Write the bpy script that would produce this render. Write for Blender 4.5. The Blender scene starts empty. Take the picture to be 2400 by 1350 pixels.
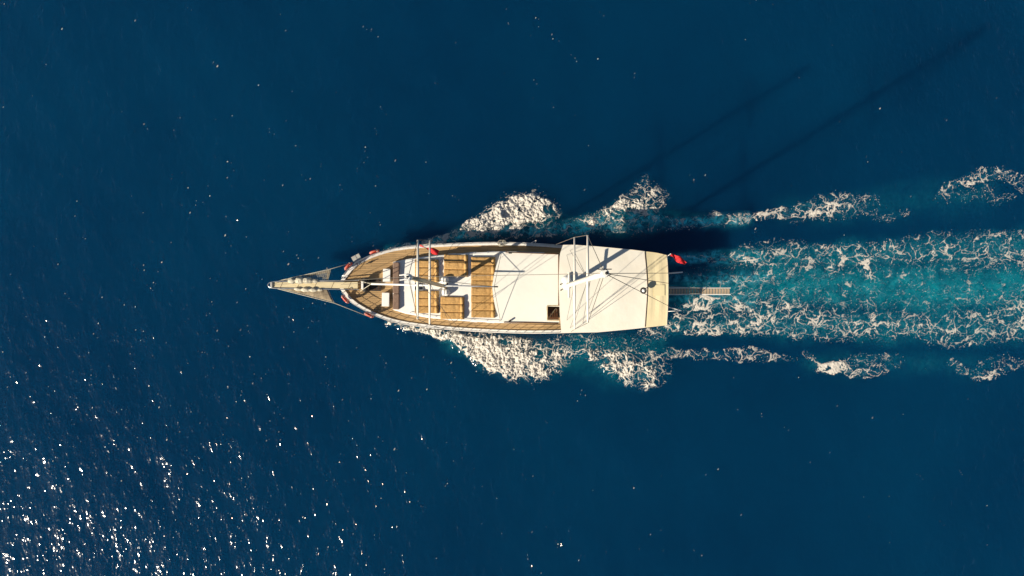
import bpy, math, random
import numpy as np
from mathutils import Vector, Matrix

random.seed(7)
rng = np.random.default_rng(11)
scene = bpy.context.scene
col = scene.collection
R = math.radians

# ------------------------------------------------------------------ camera, sky, sun, exposure
CAM_H = 52.0
F_PX = 1600.0                       # focal length in photo pixels (2400 wide)
TILT = math.atan(37.0 / F_PX)
cam_d = bpy.data.cameras.new('camera')
cam_d.sensor_width = 36.0
cam_d.lens = 36.0 * F_PX / 2400.0
cam_d.clip_start = 0.5
cam_d.clip_end = 60000.0
cam = bpy.data.objects.new('camera', cam_d)
cam.location = (0, 0, CAM_H)
cam.rotation_euler = (TILT, 0, 0)
col.objects.link(cam)
scene.camera = cam

SUN_EL, SUN_AZ = R(32.0), R(31.5)   # light travels towards (+cos az, +sin az)
SUN_FROM = Vector((-math.cos(SUN_AZ) * math.cos(SUN_EL), -math.sin(SUN_AZ) * math.cos(SUN_EL), math.sin(SUN_EL)))
world = bpy.data.worlds.new('World')
scene.world = world
world.use_nodes = True
wn = world.node_tree
bg = wn.nodes.get('Background') or wn.nodes.new('ShaderNodeBackground')
sky = wn.nodes.new('ShaderNodeTexSky')
sky.sky_type = 'NISHITA'
sky.sun_disc = False
sky.sun_elevation = SUN_EL
sky.sun_rotation = math.atan2(SUN_FROM.x, SUN_FROM.y)
sky.air_density = 0.85
sky.dust_density = 0.3
wn.links.new(sky.outputs[0], bg.inputs[0])
bg.inputs[1].default_value = 0.05
sun_d = bpy.data.lights.new('sun', 'SUN')
sun_d.energy = 5.0
sun_d.angle = R(0.5)
sun_d.color = (1.0, 0.90, 0.74)
sun = bpy.data.objects.new('sun', sun_d)
sun.rotation_euler = SUN_FROM.to_track_quat('Z', 'Y').to_euler()
sun.location = (-40, -30, 60)
col.objects.link(sun)
vs = scene.view_settings
scene.display_settings.display_device = 'sRGB'
vs.view_transform = 'Standard'
vs.look = 'None'
vs.exposure = 0.55
vs.gamma = 1.0
vs.use_curve_mapping = False
scene.cycles.max_bounces = 6
scene.cycles.diffuse_bounces = 2
scene.cycles.glossy_bounces = 3
scene.cycles.sample_clamp_indirect = 4.0

# ------------------------------------------------------------------ photo pixel <-> place
CT, ST = math.cos(TILT), math.sin(TILT)
def P(px, py, z=0.0):
    """the point of the horizontal plane at height z seen at photo pixel (px, py)"""
    dx, dy, dz = (px - 1200.0) / F_PX, -(py - 675.0) / F_PX, -1.0
    wy, wz = CT * dy - ST * dz, ST * dy + CT * dz
    s = (z - CAM_H) / wz
    return Vector((dx * s, wy * s, z))

def to_px(x, y, z):
    """numpy: photo pixel of a point"""
    dz = z - CAM_H
    cy = CT * y + ST * dz
    cz = -ST * y + CT * dz
    return 1200.0 + F_PX * x / -cz, 675.0 - F_PX * cy / -cz

# ------------------------------------------------------------------ materials
MATS = {}
def node(nt, t, **kw):
    n = nt.nodes.new(t)
    for k, v in kw.items():
        if k in n.inputs.keys():
            n.inputs[k].default_value = v
        else:
            setattr(n, k, v)
    return n

def mat(name, c, rough=0.5, vary=0.12, scale=3.0, bump=0.0, bscale=20.0, spec=0.5, metal=0.0, island=0.0, objvar=0.0, stretch=(1, 1, 1), tint=None):
    m = bpy.data.materials.new(name)
    m.use_nodes = True
    nt = m.node_tree
    b = nt.nodes['Principled BSDF']
    b.inputs['Roughness'].default_value = rough
    b.inputs['Metallic'].default_value = metal
    b.inputs['Specular IOR Level'].default_value = spec
    tc = node(nt, 'ShaderNodeTexCoord')
    mp = node(nt, 'ShaderNodeMapping')
    mp.inputs['Scale'].default_value = stretch
    nt.links.new(tc.outputs['Object'], mp.inputs['Vector'])
    nz = node(nt, 'ShaderNodeTexNoise', Scale=scale, Detail=5.0, Roughness=0.6)
    nt.links.new(mp.outputs[0], nz.inputs['Vector'])
    mix = node(nt, 'ShaderNodeMix', data_type='RGBA')
    c2 = tint or tuple(max(0, v * (1 - 2 * vary)) for v in c)
    mix.inputs['A'].default_value = (*c, 1)
    mix.inputs['B'].default_value = (*c2, 1)
    rmp = node(nt, 'ShaderNodeMapRange')
    rmp.inputs['From Min'].default_value = 0.38
    rmp.inputs['From Max'].default_value = 0.68
    nt.links.new(nz.outputs['Fac'], rmp.inputs['Value'])
    nt.links.new(rmp.outputs[0], mix.inputs['Factor'])
    out = mix.outputs['Result']
    if island > 0:
        geo = node(nt, 'ShaderNodeNewGeometry')
        mr = node(nt, 'ShaderNodeMapRange')
        mr.inputs['To Min'].default_value = 1 - island
        mr.inputs['To Max'].default_value = 1 + island
        nt.links.new(geo.outputs['Random Per Island'], mr.inputs['Value'])
        hs = node(nt, 'ShaderNodeHueSaturation')
        nt.links.new(mr.outputs[0], hs.inputs['Value'])
        nt.links.new(out, hs.inputs['Color'])
        out = hs.outputs[0]
    if objvar > 0:
        oi = node(nt, 'ShaderNodeObjectInfo')
        mr = node(nt, 'ShaderNodeMapRange')
        mr.inputs['To Min'].default_value = 1 - objvar
        mr.inputs['To Max'].default_value = 1 + objvar
        nt.links.new(oi.outputs['Random'], mr.inputs['Value'])
        hs = node(nt, 'ShaderNodeHueSaturation')
        nt.links.new(mr.outputs[0], hs.inputs['Value'])
        nt.links.new(out, hs.inputs['Color'])
        out = hs.outputs[0]
    nt.links.new(out, b.inputs['Base Color'])
    if bump > 0:
        n2 = node(nt, 'ShaderNodeTexNoise', Scale=bscale, Detail=4.0)
        nt.links.new(mp.outputs[0], n2.inputs['Vector'])
        bp = node(nt, 'ShaderNodeBump', Distance=bump)
        nt.links.new(n2.outputs['Fac'], bp.inputs['Height'])
        nt.links.new(bp.outputs[0], b.inputs['Normal'])
    MATS[name] = m
    return m

M_WHITE = mat('white_paint', (0.85, 0.83, 0.78), 0.45, 0.05, 1.2, tint=(0.78, 0.75, 0.68))
M_SPARW = mat('cream_spar_paint', (0.82, 0.765, 0.655), 0.5, 0.04, 2.0)
M_HULL = mat('hull_paint', (0.74, 0.72, 0.66), 0.35, 0.06, 1.0)
M_CAP = mat('rail_paint', (0.84, 0.81, 0.75), 0.45, 0.10, 4.0, tint=(0.70, 0.65, 0.57))
M_TEAK = mat('teak', (0.54, 0.345, 0.155), 0.65, 0.12, 2.2, 0.004, 30, island=0.12, stretch=(0.35, 3, 1))
M_CAULK = mat('deck_caulk', (0.05, 0.035, 0.022), 0.8)
M_GANG = mat('weathered_slats', (0.44, 0.33, 0.22), 0.7, 0.15, 5, island=0.15)
M_DKWOOD = mat('dark_wood', (0.13, 0.052, 0.018), 0.5, 0.2, 6, stretch=(0.5, 3, 1))
M_SPAR = mat('varnished_spar', (0.64, 0.52, 0.32), 0.4, 0.14, 5, stretch=(1, 1, 0.2))
M_PLANK = mat('sprit_plank', (0.72, 0.60, 0.36), 0.55, 0.10, 4, stretch=(0.4, 2, 1))
M_CANVAS = mat('canopy_canvas', (0.80, 0.755, 0.65), 0.8, 0.05, 0.5, 0.03, 0.9, spec=0.2, tint=(0.76, 0.70, 0.58))
M_CANVAS2 = mat('roof_cover', (0.82, 0.785, 0.69), 0.7, 0.03, 0.4, 0.012, 2.0, spec=0.25)
M_BEIGE = mat('beige_canvas', (0.74, 0.63, 0.39), 0.8, 0.06, 0.7, 0.02, 1.8, spec=0.2)
M_BEIGE2 = mat('pale_patch', (0.74, 0.64, 0.38), 0.8, 0.05, 1.0, spec=0.2)
M_PAD = mat('tan_fabric', (0.50, 0.295, 0.11), 0.9, 0.14, 3.5, 0.05, 5.0, spec=0.15, objvar=0.13)
M_PAD2 = mat('tan_fabric_bolster', (0.58, 0.35, 0.13), 0.9, 0.10, 4.0, 0.015, 9.0, spec=0.15)
M_TAUPE = mat('taupe_fabric', (0.25, 0.165, 0.12), 0.9, 0.12, 5.0, 0.01, 20, spec=0.15)
M_ROPE = mat('rope', (0.17, 0.15, 0.12), 0.9, 0.1, 30)
M_LROPE = mat('pale_rope', (0.55, 0.50, 0.38), 0.9, 0.15, 30)
M_STEEL = mat('steel', (0.60, 0.60, 0.58), 0.3, 0.05, 8, metal=0.7)
M_GREY = mat('grey_plate', (0.42, 0.40, 0.36), 0.55, 0.12, 5)
M_DARK = mat('dark_metal', (0.03, 0.027, 0.024), 0.5, 0.2, 10)
M_GLASS = mat('dark_glass', (0.02, 0.024, 0.03), 0.08, 0.1, 2)
M_RED = mat('red_cloth', (0.66, 0.018, 0.022), 0.8, 0.18, 8.0, 0.01, 12)
M_BUOY = mat('red_buoy', (0.62, 0.06, 0.025), 0.5, 0.12, 8)
M_SAIL = mat('sail_cloth', (0.66, 0.60, 0.46), 0.85, 0.18, 3, 0.03, 9)
M_NET = mat('net_cloth', (0.36, 0.28, 0.18), 0.9, 0.22, 3.5, 0.03, 7)

# ------------------------------------------------------------------ mesh builder
ORG = {}
def tag(o, label=None, cat=None, group=None, kind=None):
    if label: o['label'] = label
    if cat: o['category'] = cat
    if group: o['group'] = group
    if kind: o['kind'] = kind
    return o

def empty(name, loc):
    o = bpy.data.objects.new(name, None)
    o.empty_display_size = 0.3
    o.location = loc
    col.objects.link(o)
    ORG[o.name] = Vector(loc)
    return o

def origin_of(o):
    while o.parent: o = o.parent
    return ORG.get(o.name, Vector((0, 0, 0)))

class MB:
    def __init__(s): s.v, s.f = [], []
    def add(s, vs_, fs):
        n = len(s.v)
        s.v += [tuple(p) for p in vs_]
        s.f += [tuple(i + n for i in f) for f in fs]
        return s
    def box(s, c, size, rz=0.0, ry=0.0, bev=0.0):
        hx, hy, hz = size[0] / 2, size[1] / 2, size[2] / 2
        m = Matrix.Translation(Vector(c)) @ Matrix.Rotation(rz, 4, 'Z') @ Matrix.Rotation(ry, 4, 'Y')
        if bev <= 0:
            vs_ = [m @ Vector((x, y, z)) for z in (-hz, hz) for y in (-hy, hy) for x in (-hx, hx)]
            fs = [(0, 2, 3, 1), (4, 5, 7, 6), (0, 1, 5, 4), (2, 6, 7, 3), (0, 4, 6, 2), (1, 3, 7, 5)]
            return s.add(vs_, fs)
        b = min(bev, hx * 0.9, hy * 0.9, hz * 0.9)
        rings = []
        for z, k in ((-hz, b), (-hz + b, 0), (hz - b, 0), (hz - b * 0.3, b * 0.3), (hz, b)):
            X, Y = hx - k, hy - k
            c_ = min(b, X * 0.9, Y * 0.9)
            rings.append([(X - c_, -Y, z), (X, -Y + c_, z), (X, Y - c_, z), (X - c_, Y, z), (-X + c_, Y, z), (-X, Y - c_, z), (-X, -Y + c_, z), (-X + c_, -Y, z)])
        vs_ = [m @ Vector(p) for r in rings for p in r]
        fs = [tuple(reversed(range(8)))]
        for k in range(len(rings) - 1):
            for j in range(8):
                a, b2 = k * 8 + j, k * 8 + (j + 1) % 8
                fs.append((a, b2, b2 + 8, a + 8))
        n = (len(rings) - 1) * 8
        fs.append(tuple(range(n, n + 8)))
        return s.add(vs_, fs)
    def tube(s, pts, r, seg=8, r1=None, cap=True):
        pts = [Vector(p) for p in pts]
        n = len(pts)
        vs_, fs = [], []
        up0 = None
        for i, p in enumerate(pts):
            t = (pts[min(i + 1, n - 1)] - pts[max(i - 1, 0)]).normalized()
            if up0 is None:
                up0 = Vector((0, 0, 1)) if abs(t.z) < 0.9 else Vector((1, 0, 0))
            a = t.cross(up0)
            if a.length < 1e-5:
                a = t.orthogonal()
            a.normalize()
            b = a.cross(t).normalized()
            rr = r[i] if isinstance(r, (list, tuple)) else (r if r1 is None else r + (r1 - r) * i / max(1, n - 1))
            for j in range(seg):
                an = 2 * math.pi * j / seg
                vs_.append(p + (a * math.cos(an) + b * math.sin(an)) * rr)
        for i in range(n - 1):
            for j in range(seg):
                j2 = (j + 1) % seg
                fs.append((i * seg + j, i * seg + j2, (i + 1) * seg + j2, (i + 1) * seg + j))
        if cap:
            fs.append(tuple(reversed(range(seg))))
            fs.append(tuple(range((n - 1) * seg, n * seg)))
        return s.add(vs_, fs)
    def torus(s, c, RR, r, axis, n=28, seg=8, a0=0.0, a1=2 * math.pi):
        axis = Vector(axis).normalized()
        u = axis.orthogonal().normalized()
        w = axis.cross(u)
        full = abs(a1 - a0 - 2 * math.pi) < 1e-6
        cnt = n if full else n + 1
        vs_, fs = [], []
        for i in range(cnt):
            a = a0 + (a1 - a0) * i / n
            d = u * math.cos(a) + w * math.sin(a)
            for j in range(seg):
                b = 2 * math.pi * j / seg
                vs_.append(Vector(c) + d * (RR + r * math.cos(b)) + axis * (r * math.sin(b)))
        for i in range(n):
            i2 = (i + 1) % cnt
            for j in range(seg):
                j2 = (j + 1) % seg
                fs.append((i * seg + j, i2 * seg + j, i2 * seg + j2, i * seg + j2))
        return s.add(vs_, fs)
    def lathe(s, c, prof, n=16):
        vs_, fs = [], []
        for r, z in prof:
            for j in range(n):
                a = 2 * math.pi * j / n
                vs_.append((c[0] + r * math.cos(a), c[1] + r * math.sin(a), c[2] + z))
        for i in range(len(prof) - 1):
            for j in range(n):
                j2 = (j + 1) % n
                fs.append((i * n + j, i * n + j2, (i + 1) * n + j2, (i + 1) * n + j))
        fs.append(tuple(reversed(range(n))))
        fs.append(tuple(range((len(prof) - 1) * n, len(prof) * n)))
        return s.add(vs_, fs)
    def slab(s, grid, th, keep=None):
        """grid[i][j] of points; a sheet with thickness th downwards, closed along its edges"""
        ni, nj = len(grid), len(grid[0])
        top = [grid[i][j] for i in range(ni) for j in range(nj)]
        bot = [Vector(p) - Vector((0, 0, th)) for p in top]
        N = ni * nj
        fs, edges = [], {}
        for i in range(ni - 1):
            for j in range(nj - 1):
                if keep is not None and not keep(i, j): continue
                q = (i * nj + j, (i + 1) * nj + j, (i + 1) * nj + j + 1, i * nj + j + 1)
                fs.append(q)
                fs.append(tuple(N + k for k in reversed(q)))
                for a, b in zip(q, q[1:] + q[:1]):
                    if (b, a) in edges: edges.pop((b, a))
                    else: edges[(a, b)] = 1
        for a, b in edges:
            fs.append((a, N + a, N + b, b))
        return s.add(top + bot, fs)
    def build(s, name, m, parent=None, smooth=False, origin=None, fix=True):
        if parent is not None:
            o0 = origin_of(parent)
        else:
            o0 = Vector(origin) if origin is not None else Vector((0, 0, 0))
        me = bpy.data.meshes.new(name)
        me.from_pydata([(p[0] - o0.x, p[1] - o0.y, p[2] - o0.z) for p in s.v], [], s.f)
        if fix:
            import bmesh
            bm = bmesh.new(); bm.from_mesh(me)
            loose = [v for v in bm.verts if not v.link_faces]
            if loose: bmesh.ops.delete(bm, geom=loose, context='VERTS')
            bmesh.ops.recalc_face_normals(bm, faces=bm.faces)
            bm.to_mesh(me); bm.free()
        me.update()
        if smooth:
            me.polygons.foreach_set('use_smooth', [True] * len(me.polygons))
        me.materials.append(m)
        o = bpy.data.objects.new(name, me)
        col.objects.link(o)
        if parent is not None: o.parent = parent
        else:
            o.location = o0
            ORG[o.name] = o0
        return o

def lerp(a, b, t): return a + (b - a) * t
def ip(x, xs, ys): return float(np.interp(x, xs, ys))

# ------------------------------------------------------------------ numpy noise
def _hash(ix, iy, k):
    h = (ix.astype(np.int64) * 374761393 + iy.astype(np.int64) * 668265263 + k * 1274126177) & 0xFFFFFFFF
    h = ((h ^ (h >> 13)) * 1274126177) & 0xFFFFFFFF
    h = ((h ^ (h >> 16)) * 2246822519) & 0xFFFFFFFF
    return ((h ^ (h >> 15)) & 0xFFFFFF) / float(0x1000000)
def perlin(x, y, k=0):
    ix, iy = np.floor(x), np.floor(y)
    fx, fy = x - ix, y - iy
    u, v = fx * fx * fx * (fx * (fx * 6 - 15) + 10), fy * fy * fy * (fy * (fy * 6 - 15) + 10)
    def g(dx, dy):
        a = _hash(ix + dx, iy + dy, k) * 2 * np.pi
        return np.cos(a) * (fx - dx) + np.sin(a) * (fy - dy)
    a = g(0, 0) + u * (g(1, 0) - g(0, 0))
    b = g(0, 1) + u * (g(1, 1) - g(0, 1))
    return (a + v * (b - a)) * 1.5
def fbm(x, y, k=0, oct=4, gain=0.5):
    s, a, n = 0, 1.0, 0
    for o in range(oct):
        s = s + a * perlin(x * 2 ** o, y * 2 ** o, k + o * 17); n += a; a *= gain
    return s / n
def worley_edge(x, y, k=0):
    ix, iy = np.floor(x), np.floor(y)
    f1 = np.full(x.shape, 9.0); f2 = np.full(x.shape, 9.0)
    for dx in (-1, 0, 1):
        for dy in (-1, 0, 1):
            cx, cy = ix + dx, iy + dy
            d = np.hypot(cx + _hash(cx, cy, k) - x, cy + _hash(cx, cy, k + 5) - y)
            f2 = np.minimum(f2, np.maximum(f1, d)); f1 = np.minimum(f1, d)
    return f2 - f1
def sstep(a, b, x):
    t = np.clip((x - a) / (b - a), 0, 1)
    return t * t * (3 - 2 * t)
def strokes(px, py, lst, core=0.35):
    """max over soft polylines; each is a list of (px, py, half width, strength)"""
    out = np.zeros_like(px)
    for pl in lst:
        for a, b in zip(pl[:-1], pl[1:]):
            dx, dy = b[0] - a[0], b[1] - a[1]
            L2 = dx * dx + dy * dy + 1e-9
            m = max(a[2], b[2]) + 5
            sel = (px > min(a[0], b[0]) - m) & (px < max(a[0], b[0]) + m) & (py > min(a[1], b[1]) - m) & (py < max(a[1], b[1]) + m)
            if not sel.any(): continue
            X, Y = px[sel], py[sel]
            t = np.clip(((X - a[0]) * dx + (Y - a[1]) * dy) / L2, 0, 1)
            d = np.hypot(X - a[0] - t * dx, Y - a[1] - t * dy)
            w = a[2] + t * (b[2] - a[2]); s_ = a[3] + t * (b[3] - a[3])
            out[sel] = np.maximum(out[sel], s_ * (1 - sstep(core, 1.0, d / w)))
    return out

# where the foam lies (traced from the photograph, on the water plane)
FOAM_BOW = [
    # away from the sun: along the hull and the two crests
    [(905, 588, 5, .6), (960, 577, 8, .75), (1040, 564, 14, .85), (1090, 545, 24, .9), (1150, 520, 38, 1.0), (1195, 496, 44, 1.05), (1238, 488, 44, 1.05), (1272, 492, 38, .9), (1296, 497, 24, .5)],
    [(1150, 545, 18, .7), (1250, 540, 20, .65), (1340, 535, 22, .62), (1400, 522, 26, .8), (1450, 500, 34, .85), (1500, 478, 42, .8), (1528, 465, 40, .72), (1556, 462, 24, .45)],
    [(1480, 470, 26, .75), (1505, 440, 22, .62), (1515, 418, 14, .45)],
    [(1340, 530, 16, .6), (1430, 535, 20, .62), (1490, 530, 24, .6), (1545, 525, 24, .5), (1600, 525, 16, .55), (1680, 515, 18, .62), (1745, 512, 18, .62)],
    # sun side
    [(905, 756, 5, .8), (960, 768, 8, .9), (1010, 778, 11, .95), (1060, 790, 16, 1.0), (1105, 808, 30, 1.05), (1150, 832, 42, 1.05), (1200, 848, 48, 1.0), (1250, 853, 46, .95), (1290, 845, 46, .8), (1325, 828, 30, .6)],
    [(1090, 790, 14, .8), (1160, 800, 22, .9), (1230, 815, 26, .85), (1300, 815, 20, .75), (1360, 824, 16, .8), (1400, 832, 20, .88), (1440, 850, 36, .88), (1480, 868, 42, .85), (1515, 875, 44, .8), (1545, 868, 40, .6)],
    [(1400, 830, 18, .8), (1470, 830, 18, .6), (1540, 835, 20, .6), (1590, 828, 15, .6)],
    [(1300, 790, 12, .42), (1400, 800, 22, .42), (1480, 805, 18, .35), (1560, 785, 14, .4)],
]
FOAM_SIDE = [
    [(1745, 512, 15, .72), (1790, 503, 14, .8), (1850, 502, 18, .72), (1900, 488, 24, .76), (1945, 478, 34, .74), (1990, 480, 30, .6), (2040, 480, 28, .42), (2065, 480, 16, .3)],
    [(1850, 512, 12, .5), (1920, 505, 16, .5), (1985, 505, 14, .4)],
    [(2050, 515, 10, .3), (2085, 508, 11, .52), (2125, 499, 9, .42)],
    [(2195, 470, 11, .5), (2215, 438, 16, .62), (2260, 428, 18, .7), (2305, 408, 20, .78), (2350, 407, 20, .66), (2390, 425, 20, .5), (2440, 465, 18, .4)],
    [(2215, 455, 16, .46), (2260, 468, 14, .5), (2300, 440, 20, .42), (2335, 470, 18, .46), (2370, 460, 18, .4)],
    [(1590, 828, 11, .6), (1640, 832, 12, .72), (1700, 832, 16, .66), (1760, 830, 20, .6), (1810, 838, 16, .52), (1860, 842, 9, .4)],
    [(1888, 828, 9, .55), (1908, 852, 11, .65), (1932, 864, 14, .95), (1972, 862, 16, .9), (2012, 878, 14, .75), (2060, 868, 14, .55), (2105, 855, 10, .35)],
    [(1960, 860, 14, .55), (2010, 845, 18, .48), (2065, 842, 22, .42), (2110, 840, 14, .3)],
    [(2228, 845, 9, .45), (2252, 868, 12, .6), (2285, 880, 11, .62), (2330, 876, 13, .6), (2370, 858, 15, .5), (2420, 842, 18, .4)],
    [(2300, 860, 20, .4), (2360, 840, 20, .4)],
]
FOAM_WAKE = [
    # band next to the shade
    [(1610, 608, 12, .5), (1680, 606, 14, .55), (1745, 603, 18, .72), (1820, 603, 24, .62), (1880, 600, 28, .64), (1950, 596, 30, .66), (2020, 598, 30, .66), (2100, 594, 32, .58), (2180, 588, 34, .6), (2260, 580, 36, .58), (2330, 580, 40, .6), (2440, 585, 44, .64)],
    [(1740, 580, 16, .42), (1820, 575, 18, .42), (1930, 585, 20, .5), (2050, 585, 22, .5), (2190, 562, 24, .45), (2300, 555, 24, .45), (2440, 560, 26, .46)],
    [(1690, 650, 14, .6), (1750, 652, 18, .66), (1810, 645, 16, .6), (1860, 640, 16, .5), (1900, 625, 16, .5)],
    [(1660, 668, 10, .4), (1720, 676, 18, .52), (1790, 690, 14, .5), (1835, 700, 14, .55)],
    [(1740, 655, 10, .6), (1752, 680, 9, .5)],
    [(2015, 598, 18, .6), (2030, 622, 16, .8), (2036, 650, 12, .7), (2030, 672, 9, .5)],
    [(1945, 600, 16, .6), (1950, 632, 16, .72), (1942, 650, 12, .5)],
    [(1895, 620, 10, .55), (1905, 648, 8, .6)],
    [(2035, 690, 8, .5), (2042, 715, 12, .68), (2040, 735, 14, .6)],
    [(1840, 690, 8, .55), (1838, 715, 14, .7), (1828, 732, 16, .6)],
    [(1885, 690, 10, .4), (1880, 720, 16, .6), (1900, 735, 16, .5)],
    [(2310, 595, 10, .5), (2350, 610, 10, .5), (2355, 640, 8, .4), (2348, 690, 7, .46)],
    [(2230, 560, 10, .5), (2246, 585, 12, .6)],
    # band on the sun side
    [(1500, 778, 8, .5), (1570, 772, 12, .85), (1640, 768, 18, .82), (1720, 765, 24, .78), (1800, 762, 30, .72), (1900, 762, 34, .70), (2000, 765, 34, .68), (2100, 760, 30, .64), (2200, 768, 34, .60), (2300, 770, 36, .64), (2440, 760, 40, .66)],
    [(1590, 722, 12, .55), (1630, 712, 18, .8), (1700, 712, 20, .78), (1770, 722, 26, .68), (1840, 740, 26, .6), (1950, 740, 24, .58), (2060, 745, 22, .5), (2180, 750, 22, .46), (2280, 745, 26, .6), (2360, 735, 26, .66), (2440, 740, 26, .6)],
    [(1580, 750, 16, .68), (1660, 742, 22, .66), (1760, 748, 26, .62), (1880, 782, 18, .55), (1980, 790, 14, .5), (2090, 795, 12, .35)],
    [(2100, 755, 20, .45), (2180, 790, 22, .5), (2240, 800, 20, .5), (2300, 795, 18, .5)],
    [(2270, 720, 16, .42), (2340, 712, 18, .48), (2440, 715, 20, .48)],
    [(1980, 690, 8, .48), (1990, 662, 7, .52), (1975, 645, 7, .50)],
    [(2110, 610, 8, .42), (2120, 650, 7, .48), (2100, 690, 6, .44)],
    [(2150, 625, 8, .42), (2165, 670, 7, .50), (2180, 705, 7, .44)],
    [(1935, 690, 8, .50), (1955, 712, 8, .4)],
    [(1775, 668, 9, .45), (1790, 688, 9, .45), (1825, 690, 8, .4)],
    [(1760, 630, 8, .45), (1800, 622, 9, .5), (1850, 618, 9, .45)],
    [(1880, 655, 7, .45), (1862, 680, 7, .45), (1870, 700, 7, .45)],
    [(1990, 615, 8, .45), (1975, 640, 7, .45), (1985, 665, 6, .42)],
    [(2075, 600, 8, .45), (2090, 630, 7, .45), (2078, 655, 6, .42)],
    [(2260, 600, 9, .45), (2275, 650, 6, .42), (2265, 700, 7, .45)],
    [(2395, 600, 9, .45), (2405, 640, 7, .42), (2398, 690, 8, .45)],
    [(1600, 640, 8, .4), (1650, 632, 10, .45), (1720, 628, 10, .45)],
    [(1640, 655, 40, .34), (1800, 655, 50, .36), (1950, 665, 50, .34), (2150, 668, 55, .32), (2440, 668, 60, .34)],
    [(1760, 625, 26, .42), (1900, 630, 26, .40), (2060, 628, 26, .40), (2240, 622, 26, .40), (2440, 630, 28, .40)],
    [(1780, 710, 20, .42), (1950, 715, 22, .40), (2120, 722, 22, .40), (2300, 705, 24, .40), (2440, 695, 24, .42)],
    [(1580, 690, 8, .35), (1630, 694, 9, .4), (1700, 694, 10, .45), (1760, 700, 10, .45)],
]

# white water stirred under the surface (turquoise)
AER = [
    [(1560, 685, 60, .6), (1640, 680, 72, .72), (1740, 668, 85, .82), (1850, 665, 90, .88), (1960, 668, 90, .8), (2080, 672, 95, .92), (2200, 676, 95, .95), (2320, 675, 95, .85), (2460, 680, 100, .8)],
    [(1570, 612, 24, .6), (1700, 606, 28, .65), (1800, 600, 38, .55), (2000, 600, 45, .5), (2200, 590, 55, .45), (2460, 585, 65, .45)],
    [(1560, 770, 28, .35), (1700, 755, 48, .45), (1900, 760, 55, .45), (2200, 765, 60, .42), (2460, 760, 70, .4)],
    [(1060, 560, 30, .5), (1150, 540, 46, .55), (1250, 530, 46, .5), (1350, 530, 40, .6), (1430, 525, 46, .75), (1500, 510, 50, .7), (1560, 510, 40, .45), (1620, 522, 26, .5), (1740, 512, 26, .45)],
    [(905, 585, 14, .4), (1000, 568, 18, .6), (1060, 560, 22, .6)],
    [(1340, 800, 30, .35), (1430, 810, 40, .4), (1560, 800, 36, .34)],
    [(1050, 795, 30, .4), (1150, 830, 60, .45), (1280, 840, 60, .4), (1500, 870, 60, .32)],
    [(1900, 850, 40, .22), (2100, 850, 50, .2), (2300, 860, 50, .18)],
    [(1850, 490, 50, .16), (2000, 490, 60, .16), (2300, 450, 70, .14)],
]

# ------------------------------------------------------------------ the sea
GX0, GX1, GY0, GY1, GS = -50.0, 54.0, -34.0, 34.0, 0.2
gx = np.arange(GX0, GX1 + 1e-6, GS)
gy = np.arange(GY0, GY1 + 1e-6, GS)
SX, SY = np.meshgrid(gx, gy, indexing='ij')
ca, sa = math.cos(R(31)), math.sin(R(31))
def wave_h(x, y):
    u, v = x * ca + y * sa, -x * sa + y * ca
    h = 0.045 * perlin(u / 3.4, v / 7.5, 3) + 0.026 * perlin(u / 1.7 + 3, v / 3.4, 8) + 0.05 * perlin(x / 9.0, y / 9.0, 21)
    return h
spx, spy = to_px(SX, SY, 0.0)
bowm = strokes(spx, spy, [[(p[0], p[1], p[2] * 1.25, p[3]) for p in pl] for pl in FOAM_BOW])
SH = wave_h(SX, SY) + 0.32 * bowm * (0.75 + 0.5 * perlin(SX / 1.1, SY / 1.1, 40))
aw = fbm(SX / 3.0, SY / 2.2, 61, 4)
wk = strokes(spx + 26 * fbm(SX / 2.2, SY / 2.2, 65, 4), spy + 26 * aw, AER, 0.0) * (0.85 + 0.5 * fbm(SX / 1.4, SY / 1.4, 69, 4))
SH += wk * 0.06 * perlin(SX / 0.9, SY / 0.9, 44)
edge = np.minimum.reduce([SX - GX0, GX1 - SX, SY - GY0, GY1 - SY])
SH *= sstep(0.0, 4.0, edge)
def sea_z(x, y):
    fx = np.clip((x - GX0) / GS, 0, len(gx) - 1.001); fy = np.clip((y - GY0) / GS, 0, len(gy) - 1.001)
    i, j = fx.astype(int), fy.astype(int)
    a, b = fx - i, fy - j
    return (SH[i, j] * (1 - a) * (1 - b) + SH[i + 1, j] * a * (1 - b) + SH[i, j + 1] * (1 - a) * b + SH[i + 1, j + 1] * a * b)

def np_mesh(name, co, quads, m, smooth=True):
    me = bpy.data.meshes.new(name)
    me.vertices.add(len(co)); me.vertices.foreach_set('co', np.asarray(co, dtype=np.float32).ravel())
    q = np.asarray(quads, dtype=np.int32)
    me.loops.add(q.size); me.loops.foreach_set('vertex_index', q.ravel())
    me.polygons.add(len(q))
    me.polygons.foreach_set('loop_start', np.arange(0, q.size, 4, dtype=np.int32))
    me.update(calc_edges=True)
    me.validate()
    if smooth: me.polygons.foreach_set('use_smooth', np.ones(len(me.polygons), dtype=bool))
    me.materials.append(m)
    o = bpy.data.objects.new(name, me)
    col.objects.link(o)
    return o

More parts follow.
